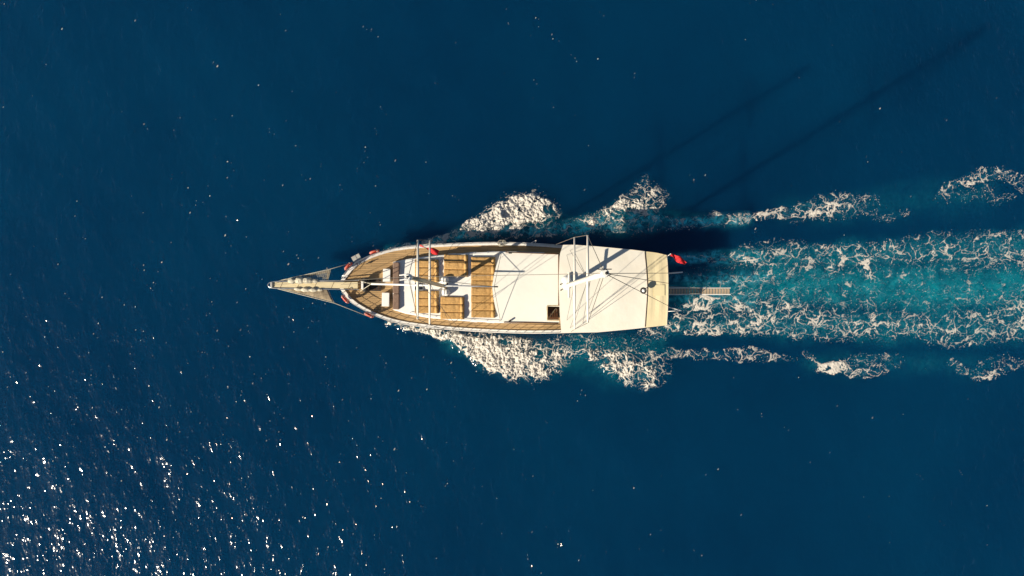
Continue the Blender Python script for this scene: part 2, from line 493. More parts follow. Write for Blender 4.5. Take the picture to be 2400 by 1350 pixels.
def sea_material():
    m = bpy.data.materials.new('sea_water')
    m.use_nodes = True
    nt = m.node_tree; L = nt.links.new
    b = nt.nodes['Principled BSDF']
    b.inputs['Roughness'].default_value = 0.10
    b.inputs['IOR'].default_value = 1.333
    tc = node(nt, 'ShaderNodeTexCoord')
    at = node(nt, 'ShaderNodeAttribute', attribute_name='aeration')
    n1 = node(nt, 'ShaderNodeTexNoise', Scale=0.045, Detail=3.0)
    L(tc.outputs['Object'], n1.inputs['Vector'])
    deep = node(nt, 'ShaderNodeMix', data_type='RGBA')
    deep.inputs['A'].default_value = (0.0002, 0.0250, 0.075, 1)
    deep.inputs['B'].default_value = (0.0003, 0.0330, 0.089, 1)
    mr = node(nt, 'ShaderNodeMapRange'); mr.inputs['From Min'].default_value = 0.35; mr.inputs['From Max'].default_value = 0.65
    L(n1.outputs['Fac'], mr.inputs['Value']); L(mr.outputs[0], deep.inputs['Factor'])
    n2 = node(nt, 'ShaderNodeTexNoise', Scale=1.1, Detail=6.0, Roughness=0.62, Distortion=0.7)
    L(tc.outputs['Object'], n2.inputs['Vector'])
    mr2 = node(nt, 'ShaderNodeMapRange'); mr2.inputs['From Min'].default_value = 0.30; mr2.inputs['From Max'].default_value = 0.70
    mr2.inputs['To Min'].default_value = 0.35; mr2.inputs['To Max'].default_value = 1.25
    L(n2.outputs['Fac'], mr2.inputs['Value'])
    mul = node(nt, 'ShaderNodeMath', operation='MULTIPLY', use_clamp=True)
    L(at.outputs['Fac'], mul.inputs[0]); L(mr2.outputs[0], mul.inputs[1])
    ramp = node(nt, 'ShaderNodeMix', data_type='RGBA')
    ramp.inputs['B'].default_value = (0.001, 0.200, 0.250, 1)
    L(deep.outputs['Result'], ramp.inputs['A']); L(mul.outputs[0], ramp.inputs['Factor'])
    fr = node(nt, 'ShaderNodeAttribute', attribute_name='froth')
    wn_ = node(nt, 'ShaderNodeTexNoise', Scale=1.6, Detail=4.0, Roughness=0.6)
    L(tc.outputs['Object'], wn_.inputs['Vector'])
    wv = node(nt, 'ShaderNodeVectorMath', operation='MULTIPLY_ADD')
    wv.inputs[1].default_value = (0.7, 0.7, 0.0)
    L(wn_.outputs['Color'], wv.inputs[0]); L(tc.outputs['Object'], wv.inputs[2])
    vo = node(nt, 'ShaderNodeTexVoronoi', feature='DISTANCE_TO_EDGE', Scale=1.9)
    L(wv.outputs[0], vo.inputs['Vector'])
    vr = node(nt, 'ShaderNodeMapRange'); vr.inputs['From Min'].default_value = 0.0; vr.inputs['From Max'].default_value = 0.16
    vr.inputs['To Min'].default_value = 1.0; vr.inputs['To Max'].default_value = 0.0
    L(vo.outputs['Distance'], vr.inputs['Value'])
    n5 = node(nt, 'ShaderNodeTexNoise', Scale=2.6, Detail=5.0, Roughness=0.62)
    L(wv.outputs[0], n5.inputs['Vector'])
    n5r = node(nt, 'ShaderNodeMapRange'); n5r.inputs['From Min'].default_value = 0.44; n5r.inputs['From Max'].default_value = 0.72
    L(n5.outputs['Fac'], n5r.inputs['Value'])
    ad = node(nt, 'ShaderNodeMath', operation='MULTIPLY_ADD')
    ad.inputs[1].default_value = 0.40
    L(vr.outputs[0], ad.inputs[0]); L(n5r.outputs[0], ad.inputs[2])
    fm = node(nt, 'ShaderNodeMath', operation='MULTIPLY', use_clamp=True)
    L(ad.outputs[0], fm.inputs[0]); L(fr.outputs['Fac'], fm.inputs[1])
    milk = node(nt, 'ShaderNodeMix', data_type='RGBA')
    milk.inputs['B'].default_value = (0.07, 0.37, 0.48, 1)
    L(ramp.outputs['Result'], milk.inputs['A']); L(fm.outputs[0], milk.inputs['Factor'])
    L(milk.outputs['Result'], b.inputs['Base Color'])
    b.inputs['Specular IOR Level'].default_value = 0.0
    b.inputs['Subsurface Weight'].default_value = 1.0
    b.inputs['Subsurface Radius'].default_value = (0.25, 0.9, 1.0)
    b.inputs['Subsurface Scale'].default_value = 24.0
    b.inputs['Coat Weight'].default_value = 1.0
    b.inputs['Coat IOR'].default_value = 1.333
    b.inputs['Coat Roughness'].default_value = 0.125
    # ripples, crests across the sun's direction
    mp = node(nt, 'ShaderNodeMapping'); mp.inputs['Rotation'].default_value = (0, 0, -R(28)); mp.inputs['Scale'].default_value = (1.0, 0.6, 1.0)
    L(tc.outputs['Object'], mp.inputs['Vector'])
    r1 = node(nt, 'ShaderNodeTexNoise', Scale=0.9, Detail=1.0, Roughness=0.5, Distortion=0.3)
    r2 = node(nt, 'ShaderNodeTexNoise', Scale=4.6, Detail=1.0, Roughness=0.5, Distortion=0.6)
    L(mp.outputs[0], r1.inputs['Vector']); L(mp.outputs[0], r2.inputs['Vector'])
    # patchy wind: ripples are steep only here and there
    r3 = node(nt, 'ShaderNodeTexNoise', Scale=1.3, Detail=2.0, Roughness=0.6)
    L(mp.outputs[0], r3.inputs['Vector'])
    pw = node(nt, 'ShaderNodeMapRange'); pw.inputs['From Min'].default_value = 0.42; pw.inputs['From Max'].default_value = 0.72
    pw.inputs['To Min'].default_value = 0.25; pw.inputs['To Max'].default_value = 1.6
    L(r3.outputs['Fac'], pw.inputs['Value'])
    hm = node(nt, 'ShaderNodeMath', operation='MULTIPLY')
    L(r2.outputs['Fac'], hm.inputs[0]); L(pw.outputs[0], hm.inputs[1])
    b1 = node(nt, 'ShaderNodeBump', Distance=0.13, Strength=1.0)
    b2 = node(nt, 'ShaderNodeBump', Distance=0.054, Strength=1.0)
    L(r1.outputs['Fac'], b1.inputs['Height']); L(hm.outputs[0], b2.inputs['Height']); L(b1.outputs[0], b2.inputs['Normal'])
    L(b2.outputs[0], b.inputs['Coat Normal'])
    return m
M_SEA = sea_material()
ni, nj = SX.shape
co = np.stack([SX, SY, SH], -1).reshape(-1, 3)
idx = np.arange(ni * nj).reshape(ni, nj)
quads = np.stack([idx[:-1, :-1], idx[1:, :-1], idx[1:, 1:], idx[:-1, 1:]], -1).reshape(-1, 4)
loop = np.concatenate([idx[:, 0], idx[-1, 1:], idx[-2::-1, -1], idx[0, -2:0:-1]])
far = co[loop] * np.array([400.0, 400.0, 0.0])
fi = np.arange(len(loop)) + len(co)
nx_ = np.roll(np.arange(len(loop)), -1)
ring = np.stack([loop, fi, fi[nx_], loop[nx_]], -1)
sea = np_mesh('sea', np.concatenate([co, far]), np.concatenate([quads, ring]), M_SEA)
tag(sea, 'deep blue rippled sea with turquoise wake behind the boat', 'sea', kind='structure')
att = sea.data.attributes.new('aeration', 'FLOAT', 'POINT')
aer = np.clip(wk + 0.12 * strokes(spx, spy, FOAM_WAKE + FOAM_SIDE) + 0.1 * bowm, 0, 1)
att.data.foreach_set('value', np.concatenate([aer.ravel(), np.zeros(len(loop))]).astype(np.float32))
wide = [[(p[0], p[1], p[2] * 1.05 + 4, p[3]) for p in pl] for pl in FOAM_BOW + FOAM_SIDE + FOAM_WAKE]
fro = strokes(spx + 12 * aw, spy + 10 * fbm(SX / 1.2, SY / 1.2, 77, 3), wide, 0.0)
stir_glow = strokes(spx + 16 * aw, spy + 14 * fbm(SX / 1.2, SY / 1.2, 83, 3), [  # froth coloured paler in the boat's shadow, standing for light leaking underwater
    [(1568, 606, 16, .8), (1640, 606, 18, .9), (1700, 604, 20, .9), (1770, 602, 20, .5)],
    [(1568, 645, 14, .6), (1620, 655, 18, .7), (1690, 655, 24, .8), (1790, 650, 22, .6)],
    [(1568, 700, 12, .5), (1640, 702, 16, .55), (1760, 705, 20, .5)],
    [(1000, 570, 8, .5), (1090, 550, 16, .8), (1180, 540, 18, .8), (1280, 540, 18, .8), (1360, 532, 22, .9), (1430, 528, 28, 1.0), (1500, 512, 34, 1.0), (1545, 505, 22, .6)],
    [(1570, 525, 14, .8), (1660, 518, 16, .9), (1750, 512, 16, .8)]], 0.0)
att2 = sea.data.attributes.new('froth', 'FLOAT', 'POINT')
att2.data.foreach_set('value', np.concatenate([np.clip(np.clip(fro - 0.38, 0, 1) * 0.42 + 0.24 * wk + 1.2 * stir_glow, 0, 1).ravel(), np.zeros(len(loop))]).astype(np.float32))

# ------------------------------------------------------------------ foam, real lumps and laces lying on the sea
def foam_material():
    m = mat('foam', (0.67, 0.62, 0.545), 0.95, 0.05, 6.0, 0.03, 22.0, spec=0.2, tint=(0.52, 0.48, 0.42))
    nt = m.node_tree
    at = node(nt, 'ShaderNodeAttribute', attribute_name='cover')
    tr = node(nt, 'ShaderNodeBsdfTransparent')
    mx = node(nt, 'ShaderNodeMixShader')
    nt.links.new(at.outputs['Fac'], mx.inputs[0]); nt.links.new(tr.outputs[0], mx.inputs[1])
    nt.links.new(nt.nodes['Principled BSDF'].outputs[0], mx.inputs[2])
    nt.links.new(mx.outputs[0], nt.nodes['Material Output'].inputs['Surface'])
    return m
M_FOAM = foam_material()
def foam(name, lst, x0, x1, y0, y1, step, seed, label, lump, speck):
    """x0.. in photo pixels on the water plane"""
    a, b = P(x0, y1), P(x1, y0)
    xs = np.arange(a.x, b.x, step); ys = np.arange(a.y, b.y, step)
    X, Y = np.meshgrid(xs, ys, indexing='ij')
    px, py = to_px(X, Y, 0.0)
    w1, w2 = fbm(X / 1.3, Y / 1.3, seed, 3), fbm(X / 1.3 + 31, Y / 1.3 + 7, seed + 3, 3)
    px = px + 14 * w1; py = py + 12 * w2
    den = strokes(px, py, [[(p[0], p[1], p[2] * 1.12 + 2, p[3]) for p in pl] for pl in lst], 0.5)
    den = den * (0.95 + 0.30 * fbm(X / 0.8, Y / 0.8, seed + 9, 3) + (1 - sstep(0.7, 1.0, den)) * 0.38 * fbm(X / 2.2, Y / 1.3, seed + 13, 3))
    wx = X + 0.42 * fbm(X / 0.55, Y / 0.55, seed + 21, 4, 0.6); wy = Y + 0.42 * fbm(X / 0.55 + 9, Y / 0.55, seed + 27, 4, 0.6)
    def dist(v):
        """a field that is zero on the laces -> metres from the lace"""
        a_, b_ = np.gradient(v, step)
        g = np.hypot(a_, b_)
        return v / (g + 0.25 * g.mean() + 1e-6)
    wx = X + 0.46 * fbm(X / 1.1, Y / 1.1, seed + 21, 4, 0.5) + 0.07 * fbm(X / 0.28, Y / 0.28, seed + 23, 2); wy = Y + 0.46 * fbm(X / 1.1 + 9, Y / 1.1, seed + 27, 4, 0.5) + 0.07 * fbm(X / 0.28 + 4, Y / 0.28, seed + 29, 2)
    fine = fbm(X / 0.17, Y / 0.17, seed + 33, 3, 0.6)
    d1 = dist(worley_edge(wx / 1.45, wy / 1.1, seed + 1))
    d2 = dist(np.abs(fbm(wx / 1.15, wy / 0.85, seed + 41, 3, 0.42)))
    d3 = dist(np.abs(fbm(wx / 0.55 + 5, wy / 0.46, seed + 45, 2, 0.4)))
    # how broad each lace is: mostly thin threads, here and there a thick knot
    t1 = fbm(X / 0.8, Y / 0.6, seed + 81, 3, 0.55)
    thick = 0.42 + 1.7 * sstep(0.0, 0.6, t1)
    T = np.interp(den, [0, .2, .32, .45, .6, .72, .85, 1.0, 1.2], [-.12, -.060, -.010, .012, .029, .042, .070, .135, .21])
    e = np.minimum(d1 / thick, d2 / thick)
    e = np.minimum(e, d3 / thick + 0.035 - 0.03 * sstep(0.1, 0.5, t1)) + 0.026 * fine
    e2 = worley_edge(wx / 0.26 + 4, wy / 0.24, seed + 2)
    e_dense = 0.30 * np.minimum(e2 * 0.75, d3 * 3.0) + 0.055 * fine
    k = sstep(0.74, 0.95, den)
    e = e * (1 - k) + e_dense * k
    f = (T - e) * 3.0
    # droplets thrown around the crests
    dots = worley_edge(X / 0.16, Y / 0.16, seed + 51)
    drop = fbm(X / 0.10, Y / 0.10, seed + 61, 2, 0.5)
    near = sstep(0.05, 0.35, den) * sstep(-0.25, 0.35, fbm(X / 0.7, Y / 0.6, seed + 91, 3, 0.6))
    spray = speck * sstep(0.52, 0.68, drop + 0.12 * near) * (near > 0.15)
    vk = f > 0
    cover = np.maximum(sstep(-0.12, 0.12, f), spray)
    cell = (cover[:-1, :-1] + cover[1:, :-1] + cover[1:, 1:] + cover[:-1, 1:]) > 0.12
    # full body where all four cells round a vertex are foam
    c4 = np.zeros(f.shape, int)
    c4[:-1, :-1] += cell; c4[1:, :-1] += cell; c4[1:, 1:] += cell; c4[:-1, 1:] += cell
    inner = sstep(0.0, 0.10, f) * (c4 == 4)
    lumpy = 0.5 + 0.9 * fbm(X / 0.30, Y / 0.30, seed + 71, 3, 0.6)
    Z = sea_z(X, Y) + 0.010 + np.clip(inner * (0.012 + lump * (0.35 + 0.75 * k) * np.clip(lumpy, 0, 2)), 0, 1)
    used = np.zeros(f.shape, bool)
    used[:-1, :-1] |= cell; used[1:, :-1] |= cell; used[1:, 1:] |= cell; used[:-1, 1:] |= cell
    idx = np.full(f.shape, -1); idx[used] = np.arange(used.sum())
    q = np.stack([idx[:-1, :-1], idx[1:, :-1], idx[1:, 1:], idx[:-1, 1:]], -1)[cell]
    o = np_mesh(name, np.stack([X[used], Y[used], Z[used]], -1), q, M_FOAM)
    ca_ = o.data.attributes.new('cover', 'FLOAT', 'POINT')
    ca_.data.foreach_set('value', cover[used].astype(np.float32))
    tag(o, label, 'foam', kind='stuff')
    return o
foam('bow_wave_foam', FOAM_BOW[:4], 890, 1780, 395, 600, 0.028, 100, 'frothy white bow wave thrown out on the shaded side of the hull', 0.2, 1.0)
foam('bow_wave_foam', FOAM_BOW[4:], 890, 1640, 745, 940, 0.028, 200, 'frothy white bow wave thrown out on the sunlit side of the hull', 0.2, 1.0)
foam('wake_foam', FOAM_WAKE, 1480, 2480, 530, 825, 0.028, 300, 'lacy white wake foam trailing behind the stern', 0.035, 0.6)
foam('crest_foam', FOAM_SIDE[:5], 1720, 2480, 380, 540, 0.028, 400, 'broken foam crests beyond the wake on the shaded side', 0.05, 1.0)
foam('crest_foam', FOAM_SIDE[5:], 1570, 2480, 800, 910, 0.028, 500, 'broken foam crests beyond the wake on the sunlit side', 0.05, 1.0)

# small pale flakes modelled in place of sun glints on the open water
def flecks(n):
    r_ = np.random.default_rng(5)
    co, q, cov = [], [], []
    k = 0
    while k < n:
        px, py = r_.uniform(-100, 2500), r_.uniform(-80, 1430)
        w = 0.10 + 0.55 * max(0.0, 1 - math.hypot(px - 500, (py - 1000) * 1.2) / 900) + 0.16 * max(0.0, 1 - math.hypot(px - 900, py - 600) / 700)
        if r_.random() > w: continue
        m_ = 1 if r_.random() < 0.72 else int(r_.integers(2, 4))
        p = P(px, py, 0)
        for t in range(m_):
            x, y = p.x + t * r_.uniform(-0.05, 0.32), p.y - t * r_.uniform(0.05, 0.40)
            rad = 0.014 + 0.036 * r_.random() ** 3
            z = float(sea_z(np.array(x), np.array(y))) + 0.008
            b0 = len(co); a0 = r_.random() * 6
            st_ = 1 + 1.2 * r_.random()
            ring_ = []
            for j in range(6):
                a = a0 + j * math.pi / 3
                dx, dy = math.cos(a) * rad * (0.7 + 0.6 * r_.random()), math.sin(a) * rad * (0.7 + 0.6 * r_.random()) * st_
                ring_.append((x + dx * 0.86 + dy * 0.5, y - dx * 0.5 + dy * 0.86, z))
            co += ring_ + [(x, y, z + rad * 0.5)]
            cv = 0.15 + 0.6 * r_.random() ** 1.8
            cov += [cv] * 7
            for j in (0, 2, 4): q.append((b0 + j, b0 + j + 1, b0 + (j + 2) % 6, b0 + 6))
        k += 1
    o = np_mesh('glint_flecks', np.array(co), np.array(q), M_FOAM)
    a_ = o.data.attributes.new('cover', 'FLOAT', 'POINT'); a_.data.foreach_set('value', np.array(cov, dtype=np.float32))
    tag(o, 'tiny pale flecks standing for sun glints on the open blue water', 'foam', kind='stuff')
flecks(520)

# ------------------------------------------------------------------ the boat
boat = empty('sailing_yacht', P(1180, 674, 0))
tag(boat, 'white two-masted wooden sailing yacht motoring with furled sails', 'sailing yacht')

ST_X = [797, 805, 820, 850, 885, 925, 980, 1040, 1100, 1180, 1250, 1310, 1400, 1480, 1548]
ST_U = [661, 650, 630, 608, 593, 582, 575.5, 572, 569.5, 568.5, 570.5, 575, 583.5, 594, 604]
ST_L = [675, 686, 704, 725, 742, 755, 764.5, 771, 775.5, 779.5, 781, 780, 776, 768, 758]
def gun_z(px): return ip(px, [797, 850, 930, 1100, 1310, 1548], [2.40, 2.18, 1.82, 1.52, 1.50, 1.8])
def deck_z(px): return gun_z(px) - ip(px, [797, 930, 1100], [0.03, 0.03, 0.05])
def gunU(px): return P(px, ip(px, ST_X, ST_U), gun_z(px))
def gunL(px): return P(px, ip(px, ST_X, ST_L), gun_z(px))
PXS = sorted(set([797, 800, 805, 812, 820, 835, 850, 868, 885, 905, 925, 950] + list(range(980, 1549, 30)) + [1548]))
# smooth plan curves through the stations
def smooth_curve(xs, ys):
    xs, ys = np.array(xs, float), np.array(ys, float)
    d = np.gradient(ys, xs)
    def fn(x):
        i = int(np.clip(np.searchsorted(xs, x) - 1, 0, len(xs) - 2))
        h = xs[i + 1] - xs[i]; t = min(max((x - xs[i]) / h, 0), 1)
        return ((2 * t**3 - 3 * t**2 + 1) * ys[i] + (t**3 - 2 * t**2 + t) * h * d[i] + (-2 * t**3 + 3 * t**2) * ys[i + 1] + (t**3 - t**2) * h * d[i + 1])
    return fn
cu, cl = smooth_curve(ST_X, ST_U), smooth_curve(ST_X, ST_L)
def gunU(px): return P(px, cu(px), gun_z(px))
def gunL(px): return P(px, cl(px), gun_z(px))

# hull shell: from the rail down to below the water
mb = MB()
rows = []
LEV = [(0.0, 1.0, 0), (0.35, 0.985, 0), (0.7, 0.93, 0.15), (1.0, 0.84, 0.35), (1.6, 0.55, 0.8)]
for px in PXS:
    u, l = gunU(px), gunL(px)
    c = (u + l) / 2
    row = []
    ends = ip(px, [797, 850, 900], [1.0, 0.45, 0.0])
    for side, g in ((0, u), (1, l)):
        pts = []
        for k, wf, rake in LEV:
            z = u.z * (1 - k) if k <= 1 else -(k - 1) * 1.6
            p = c + (g - c) * (wf * (1 - 0.25 * ends * min(k, 1)))
            pts.append(Vector((p.x + rake * 2.2 * ends * 0.8, p.y, z)))
        row.append(pts)
    rows.append(row)
nl = len(LEV)
for side in (0, 1):
    g = [rows[i][side] for i in range(len(PXS))]
    vs_ = [p for r_ in g for p in r_]
    fs = [(i * nl + k, (i + 1) * nl + k, (i + 1) * nl + k + 1, i * nl + k + 1) for i in range(len(g) - 1) for k in range(nl - 1)]
    mb.add(vs_, fs)
for i in (0, len(PXS) - 1):           # stem and transom
    a, b_ = rows[i]
    mb.add(a + b_, [(k, k + 1, nl + k + 1, nl + k) for k in range(nl - 1)])
hull = mb.build('hull', M_HULL, boat, smooth=False)
# inner bulwark and cap rail
CAPW = 0.20
def inner(p, c, w):
    d = (c - p); d.z = 0
    return p + d.normalized() * min(w, d.length * 0.95)
for fn in (gunU, gunL):
    cap, bul = MB(), MB()
    prof, pin = [], []
    for k, px in enumerate(PXS):
        p = fn(px)
        q0 = fn(max(797, px - 4)); q1 = fn(min(1548, px + 4))
        t = (q1 - q0); t.z = 0; t.normalize()
        n = Vector((-t.y, t.x, 0))
        c = (gunU(px) + gunL(px)) / 2
        if n.dot(c - p) < 0: n = -n
        w = min(CAPW, (c - p).length * 0.98)
        a = p - n * 0.03; b_ = p + n * w
        prof.append((Vector((a.x, a.y, p.z)), Vector((a.x, a.y, p.z + 0.06)), Vector((b_.x, b_.y, p.z + 0.06)), Vector((b_.x, b_.y, p.z))))
        ib = p + n * (w - 0.03)
        pin.append((Vector((ib.x, ib.y, p.z)), Vector((ib.x, ib.y, deck_z(px) - 0.05))))
    m4 = len(prof)
    cap.add([q for r_ in prof for q in r_], [(i * 4 + j, i * 4 + (j + 1) % 4, (i + 1) * 4 + (j + 1) % 4, (i + 1) * 4 + j) for i in range(m4 - 1) for j in range(4)] + [(0, 1, 2, 3), (m4 * 4 - 4, m4 * 4 - 3, m4 * 4 - 2, m4 * 4 - 1)])
    cap.build('cap_rail', M_CAP, boat)
    bul.add([q for r_ in pin for q in r_], [(i * 2, i * 2 + 1, i * 2 + 3, i * 2 + 2) for i in range(m4 - 1)])
    bul.build('bulwark', M_HULL, boat)
tr = MB(); a, b_ = gunU(1546), gunL(1546)
tr.box((a + b_) / 2 + Vector((0, 0, 0.03)), (0.2, (a - b_).length - 0.5, 0.058), 0)
tr.build('transom_rail', M_CAP, boat)

# deck: dark caulk sheet with teak strips proud of it
mb = MB()
DX = list(range(803, 1545, 14)) + [1545]
g = []
for px in DX:
    u, l = gunU(px), gunL(px)
    z = deck_z(px)
    g.append([Vector((u.x, u.y, z)).lerp(Vector((l.x, l.y, z)), t) for t in (0.03, 0.5, 0.97)])
mb.add([p for r_ in g for p in r_], [(i * 3 + j, (i + 1) * 3 + j, (i + 1) * 3 + j + 1, i * 3 + j + 1) for i in range(len(g) - 1) for j in range(2)])
mb.build('deck', M_CAULK, boat)
mb = MB()
xw = [(gunU(px).x, gunL(px).x, px) for px in DX]
XC = np.array([gunU(px).x * .5 + gunL(px).x * .5 for px in DX])
YU = np.array([gunU(px).y for px in DX]) - 0.13
YL = np.array([gunL(px).y for px in DX]) + 0.13
ZD = np.array([deck_z(px) for px in DX])
PW, GAP = 0.135, 0.016
ycen = P(1180, 674, 1.2).y
SL = -math.tan(R(0.85))
for r_ in range(-26, 27):
    y0 = ycen + r_ * PW
    x = XC[0] - random.uniform(0.2, 2.0)
    while x < XC[-1]:
        x2 = x + random.uniform(2.2, 3.4)
        n = 14
        prev = None
        vsx, fsx = [], []
        for k in range(n + 1):
            xx = lerp(x, x2 - 0.012, k / n)
            off = SL * (xx - XC[len(XC) // 2])
            lo = max(y0 + GAP / 2 + off, float(np.interp(xx, XC, YL))); hi = min(y0 + PW - GAP / 2 + off, float(np.interp(xx, XC, YU)))
            if xx < XC[0] or xx > XC[-1] or hi - lo < 0.01:
                prev = None; continue
            z = float(np.interp(xx, XC, ZD)) + 0.008
            vsx += [(xx, lo, z), (xx, hi, z), (xx, lo, z - 0.012), (xx, hi, z - 0.012)]
            i = len(vsx) - 4
            if prev is not None:
                fsx += [(prev, i, i + 1, prev + 1), (prev, prev + 2, i + 2, i), (prev + 1, i + 1, i + 3, prev + 3)]
            prev = i
        if fsx: mb.add(vsx, fsx)
        x = x2
dp = mb.build('deck_planks', M_TEAK, boat, fix=True)
dp['kind'] = 'stuff'

# cabin roof the sun mattresses lie on
CRX = [921, 950, 1000, 1060, 1100, 1170, 1310]
CRU = [614, 608, 600.5, 595, 592, 589, 592]
CRL = [726, 735, 744.5, 750.5, 753.5, 757, 757.5]
ROOF_Z = 2.10
mb = MB()
rowsT, rowsB = [], []
for px in [921, 935, 950, 975, 1000, 1030, 1060, 1100, 1135, 1170, 1240, 1276]:
    u, l = P(px, ip(px, CRX, CRU), ROOF_Z), P(px, ip(px, CRX, CRL), ROOF_Z)
    rowsT.append([u + (l - u) * t + Vector((0, 0, 0.05 * (1 - (2 * t - 1) ** 2) - (0.03 if t in (0, 1) else 0))) for t in (0, 0.02, 0.15, 0.35, 0.5, 0.65, 0.85, 0.98, 1)])
    zb = deck_z(px) - 0.05
    rowsB.append([Vector((u.x, u.y, zb)), Vector((l.x, l.y, zb))])
n9 = 9
mb.add([p for r_ in rowsT for p in r_], [(i * n9 + j, (i + 1) * n9 + j, (i + 1) * n9 + j + 1, i * n9 + j + 1) for i in range(len(rowsT) - 1) for j in range(n9 - 1)])
for s_ in (0, 1):
    vs_ = []
    for t_, b_ in zip(rowsT, rowsB): vs_ += [t_[0 if s_ == 0 else -1], b_[s_]]
    mb.add(vs_, [(i * 2, i * 2 + 1, i * 2 + 3, i * 2 + 2) for i in range(len(rowsT) - 1)])
mb.add(rowsT[0] + [rowsB[0][1], rowsB[0][0]], [tuple(range(11))])
cabin = mb.build('cabin', M_WHITE, boat)
# grab rails along the cabin roof edges
for e in (0, 1):
    rail = MB()
    pts = []
    for px in range(960, 1171, 10):
        y = ip(px, CRX, CRU) + 3.5 if e == 0 else ip(px, CRX, CRL) - 3.5
        pts.append(P(px, y, ROOF_Z + 0.14))
    rail.tube(pts, 0.022, 6)
    for p in pts[::3]: rail.tube([p, p - Vector((0, 0, 0.15))], 0.018, 5)
    rail.build('grab_rail', M_WHITE, boat)
# side windows of the cabin
for px in (960, 1010, 1060, 1110, 1150):
    for e in (0, 1):
        ys = CRU if e == 0 else CRL
        a, b_ = P(px - 9, ip(px - 9, CRX, ys), 1.5), P(px + 9, ip(px + 9, CRX, ys), 1.5)
        off = Vector((0, 0.012 if e == 0 else -0.012, 0))
        c = (a + b_) / 2 + off
        rzz = math.atan2((b_ - a).y, (b_ - a).x)
        f = MB().box(c, ((b_ - a).length, 0.03, 0.28), rzz, bev=0.01).build('window', M_WHITE, cabin)

# skylight on the cabin roof ahead of the mast (dark two by two panes)
sk = MB().box(P(981.5, 671.5, ROOF_Z + 0.09), (0.66, 0.58, 0.12), R(-1), bev=0.02).build('skylight', M_WHITE, boat)
for i in (-1, 1):
    for j in (-1, 1):
        MB().box(P(981.5 + i * 4.7, 671.5 + j * 4.2, ROOF_Z + 0.155), (0.27, 0.235, 0.02), R(-1)).build('pane', M_GLASS, sk)
# grated hatch on the fore deck
zd = deck_z(880)
hat = MB().box(P(879.5, 668, zd + 0.06), (0.86, 0.86, 0.10), 0, bev=0.02).build('grated_hatch', M_DARK, boat)
for i in range(5):
    MB().box(P(879.5, 658.5 + i * 4.8, zd + 0.125), (0.80, 0.022, 0.025)).build('bar', M_DKWOOD, hat)
for i in range(3):
    MB().box(P(871.5 + i * 8, 668, zd + 0.125), (0.02, 0.78, 0.018)).build('bar', M_DKWOOD, hat)

# ---- wheelhouse below the middle roof
mb = MB()
a, b_ = P(1196, 602, 2.88), P(1276, 744, 2.88)
wh = MB().box(((a.x + b_.x) / 2, (a.y + b_.y) / 2, 2.03), (b_.x - a.x, a.y - b_.y, 1.8), R(-0.8)).build('wheelhouse', M_WHITE, boat)
for k in range(3):
    for e, y in ((1, a.y + 0.012), (-1, b_.y - 0.012)):
        MB().box((lerp(a.x, b_.x, (k + 0.5) / 3), y + (-0.014 if e > 0 else 0.014) * 0 - 0.0, 2.35), (0.62, 0.03, 0.5)).build('window', M_GLASS, wh)

# middle roof with a hollow front edge and a stair opening
MR_Z = 3.1
FR_V = [0, .08, .2, .35, .5, .65, .8, .92, 1]
FR_X = [1174, 1169.5, 1163, 1157, 1153.5, 1156, 1161, 1168, 1174]
NV, NU = 30, 30
vs_list = sorted(set([i / NV for i in range(NV + 1)] + [(716 - 590.5) / 165, (750 - 590.5) / 165]))
us_list = [i / NU for i in range(NU + 1)]
def mr_pt(u, v):
    x = lerp(ip(v, FR_V, FR_X), 1311, u)
    y0, y1 = ip(x, [1150, 1174, 1311], [590, 590.5, 595.5]), ip(x, [1150, 1174, 1311], [754, 755, 757.5])
    y = lerp(y0, y1, v)
    z = MR_Z + 0.09 * (1 - (2 * v - 1) ** 2) - 0.05 * math.sin(math.pi * u) * 0.4
    return x, y, z
grid, gpx = [], []
for u in us_list:
    grid.append([P(*mr_pt(u, v)) for v in vs_list]); gpx.append([mr_pt(u, v)[:2] for v in vs_list])
def keep(i, j):
    x = (gpx[i][j][0] + gpx[i + 1][j + 1][0]) / 2; y = (gpx[i][j][1] + gpx[i + 1][j + 1][1]) / 2
    return not (1282.5 < x < 1313 and 717 < y < 750.5)
mid = MB().slab(grid, 0.06, keep).build('cabin_awning', M_CANVAS2, boat, smooth=False)
# dark tubes along its edges
def edge_tube(name, pts, r, m, parent=boat): return MB().tube(pts, r, 6).build(name, m, parent, smooth=True)
edge_tube('dark_edge', [P(*mr_pt(u, 0)[:2], MR_Z + 0.03) for u in np.linspace(0.08, 1, 14)], 0.035, M_DKWOOD, mid)
edge_tube('dark_edge', [P(*mr_pt(u, 1)[:2], MR_Z + 0.03) for u in np.linspace(0.05, 0.98, 14)], 0.035, M_DKWOOD, mid)
edge_tube('dark_edge', [P(1309.8, y, MR_Z + 0.05 + 0.07 * (1 - (2 * (y - 595) / 162 - 1) ** 2)) for y in np.linspace(597, 716, 14)], 0.055, M_DKWOOD, mid)
hx0, hy0, hx1, hy1 = P(1282.5, 716.5, MR_Z), P(1310, 716.5, MR_Z), P(1282.5, 750, MR_Z), P(1310, 750, MR_Z)
fr = MB()
for a, b_ in ((hx0, hy0), (hx1, hy1), (hx0, hx1)):
    fr.tube([a + Vector((0, 0, .07)), b_ + Vector((0, 0, .07))], 0.035, 6)
fr.build('hatch_frame', M_SPAR, mid)
